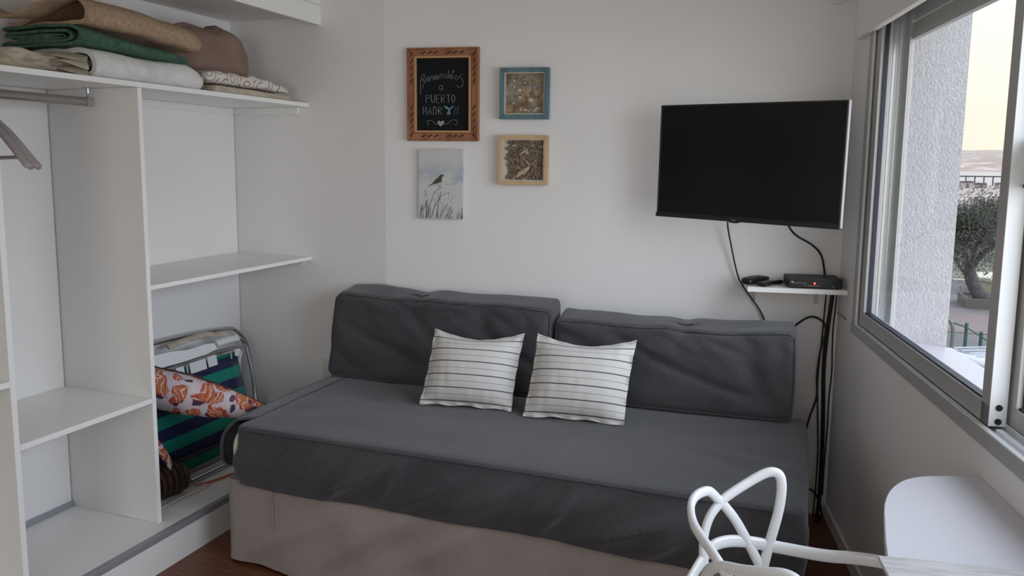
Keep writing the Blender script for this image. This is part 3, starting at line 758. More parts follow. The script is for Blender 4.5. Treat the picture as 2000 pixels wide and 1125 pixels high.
# rounded shoulder + top surface, closed to the middle
base = len(side.v)-loop_n; ring0 = side.v[base:]; cx, cy = -.945, 2.71
prev = base
def inset(p, d):
    return Vector((p.x-math.copysign(min(d, abs(p.x-cx)), p.x-cx)*(1 if abs(p.x-cx) > .86 else abs(p.x-cx)/.95), p.y-math.copysign(min(d, abs(p.y-cy)), p.y-cy)*(1 if abs(p.y-cy) > .40 else abs(p.y-cy)/.45), p.z))
for d, dz in ((.003, .006), (.009, .0105), (.018, .0125), (.05, .013), (.10, .013), (.17, .013), (.25, .013), (.33, .013), (.40, .013)):
    new = []
    for p in ring0:
        k = d/.45
        q = Vector((cx+(p.x-cx)*(1-d/.99), cy+(p.y-cy)*(1-d/.455), 0))
        zz = MZ1-.012+dz+.004*noise.noise(Vector((q.x*2.2+q.y*1.5, q.y*3, 0)))*min(1, d*12)+.005*noise.noise(Vector((q.x*5+q.y*4, q.y*9, 5)))*min(1, d*12)
        new.append(Vector((q.x, q.y, zz)))
    s0 = len(side.v); side.v += new
    for i in range(loop_n): side.f.append((prev+i, prev+(i+1) % loop_n, s0+(i+1) % loop_n, s0+i))
    prev = s0
side.f.append(tuple(prev+i for i in range(loop_n)))
mco = obj('mattress_cover', side, GREYC, mt, world=True, smooth=60)
# seam along the front upper edge
obj('top_seam', MB().tube([(MX0+.05+(BX1-MX0-.06)*i/40, BY0-.010+.006*noise.noise(Vector(((MX0+.05+1.9*i/40)*3.2, 0, .8))), MZ1-.006) for i in range(41)], .0022, 6), GREYC, mco, world=True)
# open zipped end: cavity shade as a black solid, cream foam slab, piped cover rim
def end_ring(x, ins, n=60, y0=BY0+.0, y1=3.10, z0=MZ0+.004, z1=MZ1-.006):
    out = []
    for k in range(n):
        a = 2*PI*k/n; c, s = math.cos(a), math.sin(a); e_ = .30
        yy = (y0+y1)/2+((y1-y0)/2-ins)*math.copysign(abs(c)**e_, c); zz = (z0+z1)/2+((z1-z0)/2-ins*.6)*math.copysign(abs(s)**.75, s)
        out.append(Vector((x, yy, zz)))
    return out
def loft(rings, cap=True):
    n = len(rings[0]); mb = MB(); mb.add([p for r in rings for p in r], [(i*n+k, i*n+(k+1) % n, (i+1)*n+(k+1) % n, (i+1)*n+k) for i in range(len(rings)-1) for k in range(n)])
    if cap: mb.f += [tuple(reversed(range(n))), tuple(range((len(rings)-1)*n, len(rings)*n))]
    return mb
obj('foam_block', loft([end_ring(-1.900, .006), end_ring(-1.926, .000), end_ring(-1.932, .006)]), CREAM, mt, world=True)
obj('cavity_shade', loft([end_ring(-1.928, .020), end_ring(-1.965, .012), end_ring(-1.985, .016), end_ring(-1.995, .03)]), BLACKF, mt, world=True)
obj('rim_piping', MB().tube(end_ring(-1.990, .012), .0065, 8, closed=True), GREYD, mt, world=True)
obj('end_cover', loft([end_ring(-1.990, .016), end_ring(-2.000, .022), end_ring(-2.008, .05)]), GREYC, mt, world=True)
# cloth flap over the cavity on top
obj('cover_flap', MB().grid(lambda u, v: (-1.885-.108*u, 2.34+(3.12-2.34)*v, MZ1+.0050-.014*max(0, (.12-u)/.12)**2-.014*u**2-(.010*max(0, .12-v)/.12)*u), 8, 24), GREYC, mt, world=True).modifiers.new('s', 'SOLIDIFY').thickness = .003
# hanging corner of the cover at the right end
def cf(u, v):
    return (BX1+.036+.008*math.sin(u*6+v*3), BY0+.01+.36*u, .34-.12*v*(1-.55*u)+.01*math.sin(u*9))
h_ = obj('hanging_cover_edge', MB().grid(cf, 16, 8), GREYC, mt, world=True); so = h_.modifiers.new('s', 'SOLIDIFY'); so.thickness = .003

# back cushions
def cushion(name, x0, x1, yb0, yb1, top, lab, seed, leanang):
    """box cushion standing on the mattress; yb0/yb1 front foot at left and right end"""
    W = x1-x0; Hc = top; T = .165
    ang = math.atan2(yb1-yb0, W)
    mw = Matrix.Translation((x0, yb0, MZ1+.0015)) @ Matrix.Rotation(ang, 4, 'Z')
    W = math.hypot(W, yb1-yb0)
    c = thing(name, lab, 'cushion', mw=mw, group='grey back cushions along the wall')
    T2 = T
    LM = mw @ Matrix.Rotation(-leanang, 4, 'X') @ Matrix.Translation((W/2, T2/2, Hc/2))
    def dfm(p, q):
        wx, wz = 1-q.x**2, 1-q.z**2
        puff = .018*(wx**.6)*(wz**.6)*(1 if q.y < 0 else -1)*abs(q.y)
        n_ = noise.noise(Vector((p.x*6+seed, q.z*1.4, seed)))*.010+abs(noise.noise(Vector((p.x*10+q.z*1.6+seed, q.z*1.8, 2))))*.016*(.35+.65*max(0, q.z+.3))
        c1 = noise.noise(Vector((p.x*3.2+q.z*.9+seed*3, q.z*.8, 6))); n_ -= .018*math.exp(-(c1*6)**2)*(wx**.5 if wx > 0 else 0)
        sag = .016*noise.noise(Vector((p.x*3.5+seed, 0, 1)))*max(0, q.z) - .014*max(0, q.z)*(1-abs(q.x)**4)*(seed == 2)
        y = p.y-puff+(-n_ if q.y < 0 else n_*.3)*(wz**.4 if wz > 0 else 0)
        slope = (p.y/T2)*.050*max(0, q.z)**2
        x = p.x*(1+.012*wz)+(.012*q.z if seed == 1 else 0)+.004*noise.noise(Vector((p.z*9, seed, 0)))*(abs(q.x) > .9)
        # pinched tuck in the upper front edge
        tuck = math.exp(-((p.x-(-.12 if seed == 1 else .05))/.035)**2)*max(0, q.z)**4
        return Vector((x, y+.030*tuck*(q.y < 0), max(-Hc/2, p.z+sag+slope-.008*tuck+(.006*noise.noise(Vector((p.x*8, p.y*8, seed))) if q.z > .5 else 0))))
    body = MB().soft((W, T2, Hc), .030, (64, 16, 34), dfm)
    cbd = obj('cushion_body', body.xf(LM), GREYC, c, world=True, smooth=70)
    # piping rings at the front edges
    def edge(py):
        pts = []; r = .026
        def P(x, z):
            q = Vector((x/(W/2), -1, z/(Hc/2)))
            return LM @ (dfm(Vector((x, -T2/2+.010, z)), q)+Vector((0, -.003, 0)))
        nx, nz2 = 60, 22
        hx, hz = W/2-.009, Hc/2-.009
        for i in range(nx): pts.append(P(-hx+.02+(2*hx-.04)*i/(nx-1), -hz))
        for i in range(nz2): pts.append(P(hx, -hz+.02+(2*hz-.04)*i/(nz2-1)))
        for i in range(nx): pts.append(P(hx-.02-(2*hx-.04)*i/(nx-1), hz))
        for i in range(nz2): pts.append(P(-hx, hz-.02-(2*hz-.04)*i/(nz2-1)))
        return pts
    obj('piping', MB().tube(edge(0), .0042, 6, closed=True), GREYD, cbd, world=True, smooth=60)
    return c
cushion('back_cushion', -1.972, -.962, 2.956, 2.992, .398, 'dark grey box cushion at the left, its side against the white wall corner', 1, math.radians(7.5))
cushion('back_cushion', -.938, -.005, 3.000, 3.050, .366, 'dark grey box cushion at the right, below the wall television', 2, math.radians(8))

# striped pillows
def pillow(bl, br, ht, leanang, lab, seed, skew=.024):
    bl, br = Vector(bl), Vector(br); W = (br-bl).length; ang = math.atan2((br-bl).y, (br-bl).x)
    mw = Matrix.Translation((bl.x, bl.y, MZ1+.004)) @ Matrix.Rotation(ang, 4, 'Z')
    t_ = thing('striped_pillow', lab, 'pillow', mw=mw, group='striped pillows on the sofa bed')
    Hh = ht
    def side(sgn):
        def fn(u, v):
            a, b = u*2-1, v*2-1
            au, bv = min(1, abs(a)/.93), min(1, abs(b)/.92)
            t = .068*((1-au**2.4)**.62)*((1-bv**2.4)**.62)
            t += .0022
            x = W/2*a*(1-.035*(1-b*b)*abs(a)**3)
            z = Hh/2*b*(1-.05*(1-a*a)*abs(b)**3) 
            if b > 0: z -= .030*(1-abs(a)**1.6)*b**3
            wv = abs(noise.noise(Vector((a*6+seed, b*.8, seed))))*.006*max(0, -b)**.7+.002*noise.noise(Vector((a*9, b*2+seed, 3)))
            y = -sgn*(t)-wv*(sgn > 0)
            edge = max(abs(a), abs(b))
            if edge > .93: y += .004*math.sin(a*17+b*13+seed)
            if b < -.9: z += .003*math.sin(a*9+seed)
            return Vector((x+W/2+skew*(v), y, max(0, z+Hh/2)))
        return fn
    R_ = mw @ Matrix.Rotation(-leanang, 4, 'X')
    mb = MB().grid(side(1), 40, 36, uv=True)
    n0 = len(mb.f); mb.grid(side(-1), 40, 36, uv=True)
    nu = 41; tot = 41*37
    bnd = [i for i in range(40)]+[40+41*j for j in range(36)]+[36*41+40-i for i in range(40)]+[(36-j)*41 for j in range(36)]
    for i in range(len(bnd)):
        a_, b2 = bnd[i], bnd[(i+1) % len(bnd)]; fi = len(mb.f)
        mb.f.append((a_, b2, b2+tot, a_+tot))
        vA, vB = (a_//41)/36, (b2//41)/36; mb.uv[fi] = [(0, vA), (0, vB), (0, vB), (0, vA)]
    pco = obj('pillow_cover', mb.xf(R_), PILLOW, t_, world=True, smooth=80)
    sm_ = MB()
    for (u0, v0), (u1, v1) in (((.035, .04), (.965, .04)), ((.965, .04), (.965, .96)), ((.965, .96), (.035, .96)), ((.035, .96), (.035, .04))):
        sm_.tube([R_ @ (side(1)(u0+(u1-u0)*k/20, v0+(v1-v0)*k/20)+Vector((0, -.0006, 0))) for k in range(21)], .0013, 5)
    obj('flange_seam', sm_, WTHREAD, pco, world=True)
    return t_
WTHREAD = mat('white_thread', (.62, .61, .59), .9)
pillow((-1.405, 2.735, 0), (-1.032, 2.785, 0), .312, math.radians(24), 'left one of two white pillows with thin grey stripes, against the left cushion', 1.3)
pillow((-.972, 2.748, 0), (-.587, 2.782, 0), .326, math.radians(24), 'right one of two white pillows with thin grey stripes, by the cushion gap', 5.1)

# ================================================================== TV WALL
def TP(u, z, off=0.): return TM @ Vector((u, -off, z))
def tvt(name, lab, cat, u, z, **k): return thing(name, lab, cat, mw=TM @ Matrix.Translation((u, 0, z)), **k)
def frame_box(mb, u0, u1, z0, z1, w_, y0, y1, wz=None):
    """mitred frame bars in the x-z plane"""
    wz = wz or w_
    o = [(u0, z0), (u1, z0), (u1, z1), (u0, z1)]; i = [(u0+w_, z0+wz), (u1-w_, z0+wz), (u1-w_, z1-wz), (u0+w_, z1-wz)]
    for k in range(4):
        q = (k+1) % 4; mb.prism([o[k], o[q], i[q], i[k]], y0, y1, 1)
    return mb
# chalkboard -- local coordinates: x right, z up, origin lower left corner on the wall
cw, ch = .331, .408
cb = tvt('chalkboard', 'chalkboard in a carved brown wood frame with a handwritten Spanish welcome', 'chalkboard', .111, 1.593)
f1 = MB(); frame_box(f1, 0, cw, 0, ch, .036, -.018, -.001)
cfr = obj('frame', f1, FRAMEW, cb, bevel=.003, smooth=0)
f2 = MB(); frame_box(f2, .036, cw-.036, .036, ch-.036, .010, -.024, -.003)
obj('inner_lip', f2, FRAMEL, cb, bevel=.002, smooth=0)
f3 = MB(); frame_box(f3, 0.002, cw-.002, .002, ch-.002, .007, -.0235, -.001)
obj('outer_moulding', f3, FRAMEW, cb, bevel=.002, smooth=0)
cbo = obj('board', MB().box((.040, -.012, .040), (cw-.040, -.006, ch-.040)), CHALKB, cb, smooth=0)
cv = MB(); rnd = random.Random(4)
def motif(cx, cz, horiz, s):
    cv = MB()
    for q in (-1, 1):
        pts = [(cx+(q*t*.012*s if horiz else .004*math.sin(t*PI)*q), -.0186, cz+(.004*math.sin(t*PI)*q if horiz else q*t*.012*s)) for t in (0, .35, .7, 1)]
        cv.tube(pts, [.0012, .0028, .0026, .001], 6)
    cv.ball((cx, -.0186, cz), .0038*s, 8, 5, (1, .5, 1)); obj('carved_motif', cv, FRAMED, cfr)
for k in range(9):
    if k in (0, 8): continue
    x = .05+(cw-.10)*k/8
    if k != 4:
        motif(x, .022, True, 1.0); motif(x, ch-.022, True, 1.0)
for k in range(13):
    if k in (5, 6, 7): continue
    z = .03+(ch-.06)*k/12
    motif(.0225, z, False, 1.0); motif(cw-.0225, z, False, 1.0)
# handwriting, drawn in a 865 x 1125 grid over the picture
def cp(x, y): return ((x-22)/807*cw, -.0123, ch-(y-42)/1055*ch)
wr2 = MB()
def stroke(pts, r=.0009, m=wr2, sm=True):
    P = [cp(*p) for p in pts]; P = smooth_path(P, 5) if sm and len(P) > 2 else P
    m.tube(P, (r, .0004), 6, up=(0, 1, 0)) if False else m.tube(P, r*.85, 5)
# Bienvenidos (script, rising then falling)
for s in ([(178, 570), (172, 480), (178, 400), (196, 345), (214, 340), (218, 370), (200, 400), (188, 410)], [(188, 408), (212, 402), (218, 430), (205, 470), (198, 500)],
          [(236, 380), (234, 430)], [(236, 350), (238, 354)],
          [(250, 405), (272, 395), (268, 370), (254, 378), (250, 400), (262, 418), (280, 408)],
          [(286, 368), (290, 412)], [(289, 385), (302, 362), (314, 372), (316, 408)],
          [(322, 358), (334, 400), (350, 348)],
          [(352, 388), (376, 375), (370, 352), (356, 362), (354, 385), (366, 396), (384, 386)],
          [(392, 348), (396, 388)], [(395, 362), (410, 340), (422, 350), (424, 384)],
          [(440, 338), (440, 380)], [(440, 312), (441, 316)],
          [(490, 350), (470, 344), (462, 366), (474, 384), (492, 372)], [(486, 290), (492, 340), (498, 384)],
          [(530, 352), (512, 354), (508, 376), (522, 392), (536, 376), (530, 352)], [(545, 330), (552, 300), (535, 312), (530, 350), (540, 392)],
          [(572, 360), (560, 376), (568, 402), (588, 400), (592, 374), (572, 360)],
          [(648, 352), (626, 350), (612, 372), (632, 392), (650, 420), (645, 465), (615, 488), (588, 478), (590, 462)],
          ): stroke(s)
for s in ([(422, 480), (400, 466), (384, 490), (396, 514), (416, 500), (422, 470)], [(420, 478), (422, 512), (430, 520)]): stroke(s)
def caps(word, x0, y0, y1, adv, wd_, r=.0012):
    h = y1-y0
    G = {'P': [[(0, 1), (0, 0), (.8, .08), (.85, .35), (0, .5)]], 'U': [[(0, 0), (.02, .7), (.4, 1), (.8, .7), (.82, 0)]], 'E': [[(.8, 0), (0, 0), (0, 1), (.8, 1)], [(0, .5), (.65, .5)]],
         'R': [[(0, 1), (0, 0), (.75, .1), (.78, .35), (0, .5)], [(.15, .5), (.85, 1)]], 'T': [[(0, .02), (.95, 0)], [(.48, 0), (.48, 1)]],
         'O': [[(.4, 0), (.05, .25), (.05, .75), (.4, 1), (.82, .75), (.82, .25), (.4, 0)]], 'M': [[(0, 1), (.05, 0), (.42, .7), (.8, 0), (.88, 1)]],
         'A': [[(0, 1), (.42, 0), (.85, 1)], [(.15, .62), (.7, .62)]], 'D': [[(0, 0), (0, 1), (.5, .92), (.85, .5), (.5, .08), (0, 0)]], 'N': [[(0, 1), (0, 0), (.8, 1), (.8, 0)]]}
    for i, c in enumerate(word):
        for s in G.get(c, []): stroke([(x0+i*adv+px*wd_, y0+py*h) for px, py in s], r, sm=False)
caps('PUERTO', 238, 572, 662, 57, 44)
caps('MADR', 203, 706, 798, 58, 46); caps('N', 556, 700, 796, 58, 46)
stroke([(246, 912), (262, 912), (256, 884), (246, 874), (268, 862), (310, 872), (345, 902), (378, 908)])
stroke([(440, 906), (480, 898), (520, 862), (560, 856), (586, 872), (586, 900), (566, 912), (554, 902)])
ht = [(402, 932), (368, 895), (366, 872), (384, 864), (402, 880), (422, 864), (440, 872), (438, 895)]
wr2.prism([(cp(*p)[0], cp(*p)[2]) for p in ht][::-1], -.0128, -.0121, 1)
obj('chalk_writing', wr2, CHALK, cbo, smooth=60)
tail = MB()
for poly in ([(490, 742), (452, 724), (436, 694), (470, 704), (488, 720), (500, 726), (514, 716), (545, 688), (528, 726), (504, 744)], [(490, 742), (504, 744), (512, 796), (466, 796)]):
    tail.prism([(cp(*p)[0], cp(*p)[2]) for p in poly], -.0128, -.0121, 1)
obj('whale_tail_drawing', tail, CHALKBL, cbo, smooth=0)

def shadow_box(name, lab, u, z, w_, h_, frm, inner, bw, depth, backm):
    b = tvt(name, lab, 'picture', u, z)
    f = MB(); frame_box(f, 0, w_, 0, h_, bw, -depth, -.001)
    fo_ = obj('frame', f, frm, b, bevel=.0015, smooth=0)
    f = MB(); frame_box(f, bw, w_-bw, bw, h_-bw, .004, -depth+.006, -.004)
    obj('inner_edge', f, inner, fo_, smooth=0)
    obj('backing', MB().box((bw, -.010, bw), (w_-bw, -.004, h_-bw)), backm, b, smooth=0)
    return b
b1 = shadow_box('shell_box_frame', 'blue painted box frame with a collage of small shells and sand', .538, 1.689, .217, .219, TEAL, PINEI, .020, .036, SANDB)
rnd = random.Random(11); sm2 = MB()
for k in range(240):
    x, z = rnd.uniform(.03, .187), rnd.uniform(.03, .188); r = rnd.uniform(.0018, .0042)
    sm2.ball((x, -.0105, z), r, 7, 4, (rnd.uniform(.7, 1.5), .55, rnd.uniform(.7, 1.3)))
for x, z, r in ((.045, .145, .008), (.060, .138, .007), (.082, .125, .009), (.105, .155, .006), (.15, .134, .006), (.085, .095, .007), (.088, .042, .008), (.110, .040, .007), (.122, .036, .006), (.165, .047, .007), (.150, .035, .007), (.155, .042, .006), (.13, .083, .012), (.057, .07, .006), (.120, .100, .006), (.06, .165, .006)):
    obj('large_shell', MB().ball((x, -.012, z), r, 10, 6, (1.15, .5, .9)), SHELL, b1, smooth=80)
obj('small_shells', sm2, mat('sand_shells', (.30, .22, .14), .7, noise_amt=.45, nscale=45), b1, smooth=80)['kind'] = 'stuff'
obj('grey_twig', MB().tube([(.028, -.012, .132), (.08, -.013, .137), (.14, -.012, .143), (.19, -.012, .139)], .003, 6), mat('grey_twig', (.30, .32, .32), .8), b1)
b2 = shadow_box('snail_shell_frame', 'pale pine box frame filled with small brown snail shells', .535, 1.404, .219, .215, PINE, PINEI, .017, .036, PINEI)
sn = MB(); rnd = random.Random(5)
for k in range(560):
    x, z = rnd.uniform(.034, .199), rnd.uniform(.025, .192)
    if x < .045 and rnd.random() < .6: continue
    r = rnd.uniform(.005, .0075)
    rot = Matrix.Rotation(rnd.uniform(0, 6.28), 3, 'Y')
    sn.ball((x, -.013-rnd.uniform(0, .004), z), r, 8, 5, (1.1, .8, .85), rot)
    p = rot @ Vector((r*1.0, 0, 0)); sn.cyl((x+p.x*.5, -.015, z+p.z*.5), (x+p.x*1.6, -.013, z+p.z*1.6), r*.45, 6, .0006)
obj('snail_shells', sn, SNAIL, b2, smooth=80)['kind'] = 'stuff'
dr = MB().tube([(.078, -.022, .032), (.095, -.024, .050), (.118, -.024, .062), (.138, -.022, .080)], [.006, .011, .012, .005], 8)
dr.tube([(.138, -.022, .085), (.125, -.021, .10), (.112, -.02, .115)], [.003, .0035, .001], 6).tube([(.088, -.022, .13), (.112, -.022, .145), (.13, -.02, .152)], [.002, .006, .002], 6)
obj('driftwood', dr, DRIFT, b2, smooth=60)

# bird canvas
kw, kh = .205, .313
ca = tvt('bird_canvas', 'small unframed canvas painting of a brown bird on grass stems', 'painting', .166, 1.244)
obj('canvas', MB().box((0, -.020, 0), (kw, -.001, kh)), CANV, ca, smooth=0, bevel=.0015)
def kp(x, y): return ((x-40)/622*kw, -.0203, kh-(y-40)/1030*kh)
st = MB(); rnd = random.Random(3)
def kst(pts, r, m): m.tube(smooth_path([kp(*p) for p in pts], 4), r, 5)
for pts, r in (([(55, 990), (120, 890), (150, 820)], .0012), ([(140, 1060), (150, 930), (148, 800)], .0018), ([(215, 1060), (265, 890), (350, 735)], .0013), ([(298, 1060), (310, 940), (315, 840)], .0014),
               ([(335, 1060), (380, 950), (430, 860)], .0014), ([(160, 1050), (200, 880), (240, 740)], .001), ([(240, 720), (290, 650), (370, 600)], .001), ([(350, 735), (400, 700), (470, 680)], .0008),
               ([(430, 1060), (455, 970), (480, 890)], .001), ([(590, 1060), (600, 1010), (598, 980)], .001), ([(650, 1060), (655, 990), (652, 900)], .0016), ([(400, 560), (470, 552), (540, 552)], .0005),
               ([(70, 900), (68, 960), (62, 1040)], .001), ([(130, 640), (136, 690), (140, 740)], .0009), ([(355, 660), (350, 730), (330, 800)], .0009), ([(310, 690), (330, 740), (350, 735)], .0008)): kst(pts, r, st)
for k in range(34):
    x = rnd.uniform(50, 655); h = rnd.uniform(40, 190)*(1.2 if x < 420 else .6); kst([(x, 1062), (x+rnd.uniform(-12, 18), 1062-h*.5), (x+rnd.uniform(-30, 45), 1062-h)], rnd.uniform(.0004, .0009), st)
obj('grass_stems', st, INK, ca, smooth=60)
g2 = MB()
for k in range(26):
    x = rnd.uniform(60, 520); y = rnd.uniform(700, 1000); kst([(x, y+60), (x+rnd.uniform(0, 20), y), (x+rnd.uniform(0, 50), y-60)], rnd.uniform(.0004, .0009), g2)
obj('pale_stems', g2, INKG, ca, smooth=60)
def kpoly(pts, m, y=-.0208): m.prism([(kp(*p)[0], kp(*p)[2]) for p in pts], y, -.0199, 1)
bd = MB(); kpoly([(172, 588), (232, 548), (262, 500), (300, 468), (330, 440), (350, 416), (372, 410), (392, 424), (424, 428), (392, 434), (372, 444), (366, 480), (364, 520), (300, 545), (240, 560), (180, 592)], bd)
bi = obj('bird', bd, BIRDB, ca, smooth=0)
bw_ = MB(); kpoly([(366, 470), (374, 520), (362, 565), (310, 582), (240, 566), (300, 545), (350, 528), (364, 500)], bw_, -.0206); obj('bird_belly', bw_, BIRDW, bi, smooth=0)
lg = MB(); kst([(350, 570), (335, 585), (320, 606)], .0008, lg); kst([(330, 575), (350, 590), (372, 600)], .0008, lg); obj('bird_legs', lg, INK, bi)

# television on its swing arm
xl, yl, xr, yr = Vector((-.5745, 3.262, 0)).x, 3.262, .118, 2.995
tvd = Vector((xr-xl, yr-yl, 0)); TW = tvd.length; tva = math.atan2(tvd.y, tvd.x); TH = .449; zb = 1.2825
TVM = Matrix.Translation((xl, yl, zb)) @ Matrix.Rotation(tva, 4, 'Z') @ Matrix.Translation((TW/2, 0, TH/2)) @ Matrix.Rotation(math.radians(.75), 4, 'Y') @ Matrix.Translation((-TW/2, 0, -TH/2))
tvx = thing('television', 'flat black television angled on a wall arm above the small white shelf', 'television', mw=TVM)
obj('screen', MB().box((.006, 0, .020), (TW-.006, .004, TH-.006)), SCREEN, tvx, smooth=0)
obj('bezel', frame_box(MB(), 0, TW-.0015, .014, TH, .0065, -.0015, .010), BLACK, tvx, smooth=0, bevel=.001)
obj('silver_edge', MB().box((TW-.0015, .001, .004), (TW+.001, .020, TH)).box((0, .003, TH), (TW, .020, TH+.001)), SILVER, tvx, smooth=0)
lb = MB().box((-.002, -.006, 0), (TW+.0005, .014, .0165)); lbo = obj('lower_bar', lb, BLACK, tvx, smooth=0, bevel=.002)
obj('sensor_bump', MB().ball((TW*.465, -.003, .001), .012, 14, 8, (2.1, .5, .55)), BLACK, lbo)
obj('back_shell', MB().prism([(.004, .010), (TW-.004, .010), (TW-.004, .022), (TW-.12, .050), (.12, .050), (.004, .022)], .01, TH-.004, 2), BLACKM, tvx, smooth=0)
def text(s, size, mw, m, parent, name='lettering', ext=.0003):
    c = bpy.data.curves.new(name, 'FONT'); c.body = s; c.size = size; c.extrude = ext; c.align_x = 'CENTER'; c.align_y = 'CENTER'; c.resolution_u = 3
    o = bpy.data.objects.new(name, c); COL.objects.link(o); dg = bpy.context.evaluated_depsgraph_get()
    me = bpy.data.meshes.new_from_object(o.evaluated_get(dg)); bpy.data.objects.remove(o); me.materials.clear(); me.materials.append(m)
    o = bpy.data.objects.new(name, me); COL.objects.link(o); o.parent = parent; o.matrix_local = mw; return o
FACE = Matrix.Rotation(math.radians(90), 4, 'X')
text('TCL', .011, Matrix.Translation((TW*.465, -.0095, .0055)) @ FACE, WTXT, lbo)
arm = thing('television_wall_arm', 'black swing arm bracket fixed to the wall behind the television', 'bracket', mw=TM @ Matrix.Translation((1.56, 0, 1.50)))
obj('wall_plate', MB().box((-.03, -.006, -.10), (.03, -.0005, .10)), BLACKM, arm, smooth=0)
tc_ = TVM @ Vector((TW*.5, .0545, TH*.5)); al = MW[arm.name].inverted() @ tc_
mid = Vector((al.x*.5-.10, al.y*.5, 0))
obj('arm_link', MB().tube([(0, -.006, 0), (0, -.03, 0), mid], (.008, .014), 10, up=(0, 0, 1)).tube([mid, (al.x, al.y, 0)], (.008, .014), 10, up=(0, 0, 1)), BLACKM, arm)
obj('screen_plate', MB().box((-.08, 0, -.08), (.08, .004, .08)).xf(TVM @ Matrix.Translation((TW*.5, .0505, TH*.5))), BLACKM, arm, world=True, smooth=0)

# small shelf with box and remotes
SZ = 1.009
sf = tvt('wall_shelf', 'small white wall shelf holding the black box and remote controls', 'shelf', 1.80, SZ)
obj('board', MB().box((-.198, -.170, -.020), (.1855, -.001, 0)), LAM, sf, smooth=0, bevel=.0012)
obj('edge_band', MB().box((-.198, -.1712, -.0195), (.186, -.1702, -.0005)), LAMW, sf, smooth=0)
for x in (-.155, .100):
    bk_ = obj('bracket', MB().box((x-.008, -.14, -.0235), (x+.008, -.001, -.0205)).box((x-.008, -.004, -.085), (x+.008, -.001, -.0205)), SILVER, sf, smooth=0)
    obj('screw', MB().cyl((x, -.128, -.0262), (x, -.128, -.0236), .0035, 10), mat('brown_screw', (.12, .06, .05), .5), bk_)
bx = thing('set_top_box', 'black receiver box with a glowing red light on the small wall shelf', 'receiver', mw=TM @ Matrix.Translation((1.855, -.155, SZ+.0015)) @ Matrix.Rotation(math.radians(1.5), 4, 'Z'))
obj('case', MB().box((-.092, 0, .002), (.112, .125, .040)), BLACKM, bx, smooth=0, bevel=.002)
fp = obj('front_panel', MB().box((-.093, -.003, .0015), (.113, .001, .041)), BLACK, bx, smooth=0, bevel=.002)
obj('power_light', MB().ball((.006, -.0035, .020), .0042, 12, 8, (1, .5, 1)), REDL, fp)
obj('ir_window', MB().box((-.010, -.0042, .012), (.024, -.0031, .028)), mat('dark_red_window', (.06, .003, .004), .2), fp, smooth=0)
obj('trim_line', MB().box((-.083, -.0042, .020), (-.022, -.0031, .0215)), WTXT, fp, smooth=0)
obj('badge', MB().ball((-.080, -.0035, .024), .004, 10, 6, (1.3, .3, 1)), WTXT, fp)
bp2 = MB()
for i in range(9): bp2.box((-.020+.0052*i, -.0041, .0085), (-.0165+.0052*i, -.0031, .0115))
bp2.tube([(-.030+.004*math.cos(a_), -.0036, .011+.003*math.sin(a_)) for a_ in [k*PI/5 for k in range(10)]], .0005, 5, closed=True)
obj('printed_mark', bp2, WTXT, fp, smooth=0)
for x, z in ((.060, .018), (.078, .018), (.078, .008), (.060, .026), (.070, .026)): obj('button', MB().box((x-.0045, -.0045, z-.0015), (x+.0045, -.003, z+.0015)), BLACKM if z > .01 else WTXT, fp, smooth=0)
for x in (-.08, .1):
    for y in (.012, .112): obj('foot', MB().cyl((x, y, -.0013), (x, y, .0025), .006, 10), BLACKM, bx)
def remote(name, lab, p0, p1, z, wid, th, labelpatch, tilt=0.):
    p0, p1 = Vector(p0), Vector(p1); d = p1-p0; a_ = math.atan2(d.y, d.x); L_ = d.length
    r = thing(name, lab, 'remote control', mw=Matrix.Translation((p0.x, p0.y, z)) @ Matrix.Rotation(a_, 4, 'Z') @ Matrix.Rotation(tilt, 4, 'Y'))
    def df(p, q): return Vector((p.x, p.y*(1-.10*math.cos(q.x*3)), p.z+(.004*(1-q.x**2)*(q.z > 0))))
    rb_ = obj('body', MB().soft((L_, wid, th), th*.42, (20, 10, 4), df).xf(Matrix.Translation((L_/2, 0, th/2+.0005))), BLACK, r)
    bt_ = MB()
    for i in range(8):
        for j in (-1, 0, 1): bt_.ball((L_*(.18+.085*i), j*wid*.26, th+.0035*(1-((.18+.085*i)*2-1)**2)+.0005), .0038, 8, 5, (1, 1, .45))
    obj('buttons', bt_, BLACKM, rb_)
    if labelpatch: obj('grey_label', MB().box((L_*.50, -wid*.34, th+.0028), (L_*.86, wid*.34, th+.0052)), mat('grey_label', (.36, .37, .40), .4), rb_, smooth=0, label='pale grey label patch')
    return r
remote('remote_control', 'thicker black remote control at the left end of the wall shelf', TP(1.596, 0, .120), TP(1.690, 0, .022), SZ+.001, .046, .026, False)
remote('remote_control', 'flat black remote control with grey label, beside the receiver box', TP(1.655, 0, .152), TP(1.742, 0, .035), SZ+.001, .040, .014, True)

# cables
def cable(lab, pts, r, name='cable', sm=8):
    p = [TP(*q) for q in pts]; return tag(obj(name, MB().tube(smooth_path(p, sm), r, 8), CABLE), lab, 'cable')
cable('thin black cable hanging from the television behind the right back cushion', [(1.515, 1.31, .25), (1.521, 1.255, .06), (1.542, 1.161, .03), (1.572, 1.045, .02), (1.598, .990, .010), (1.678, .879, .012), (1.708, .80, .012)], .0034)
cable('black cable curving from the television down to the receiver box', [(1.70, 1.33, .30), (1.748, 1.262, .16), (1.79, 1.218, .10), (1.858, 1.178, .08), (1.900, 1.135, .05), (1.922, 1.07, .022), (1.925, 1.035, .022)], .0045)
cable('thickest black cable bundle running down the room corner from the wall shelf', [(1.965, 1.0, .012), (1.962, .965, .012), (1.952, .84, .014), (1.945, .70, .014), (1.946, .60, .014), (1.952, .48, .014), (1.957, .33, .016), (1.958, .19, .020), (1.955, .06, .030), (1.945, .0075, .05)], .0085)
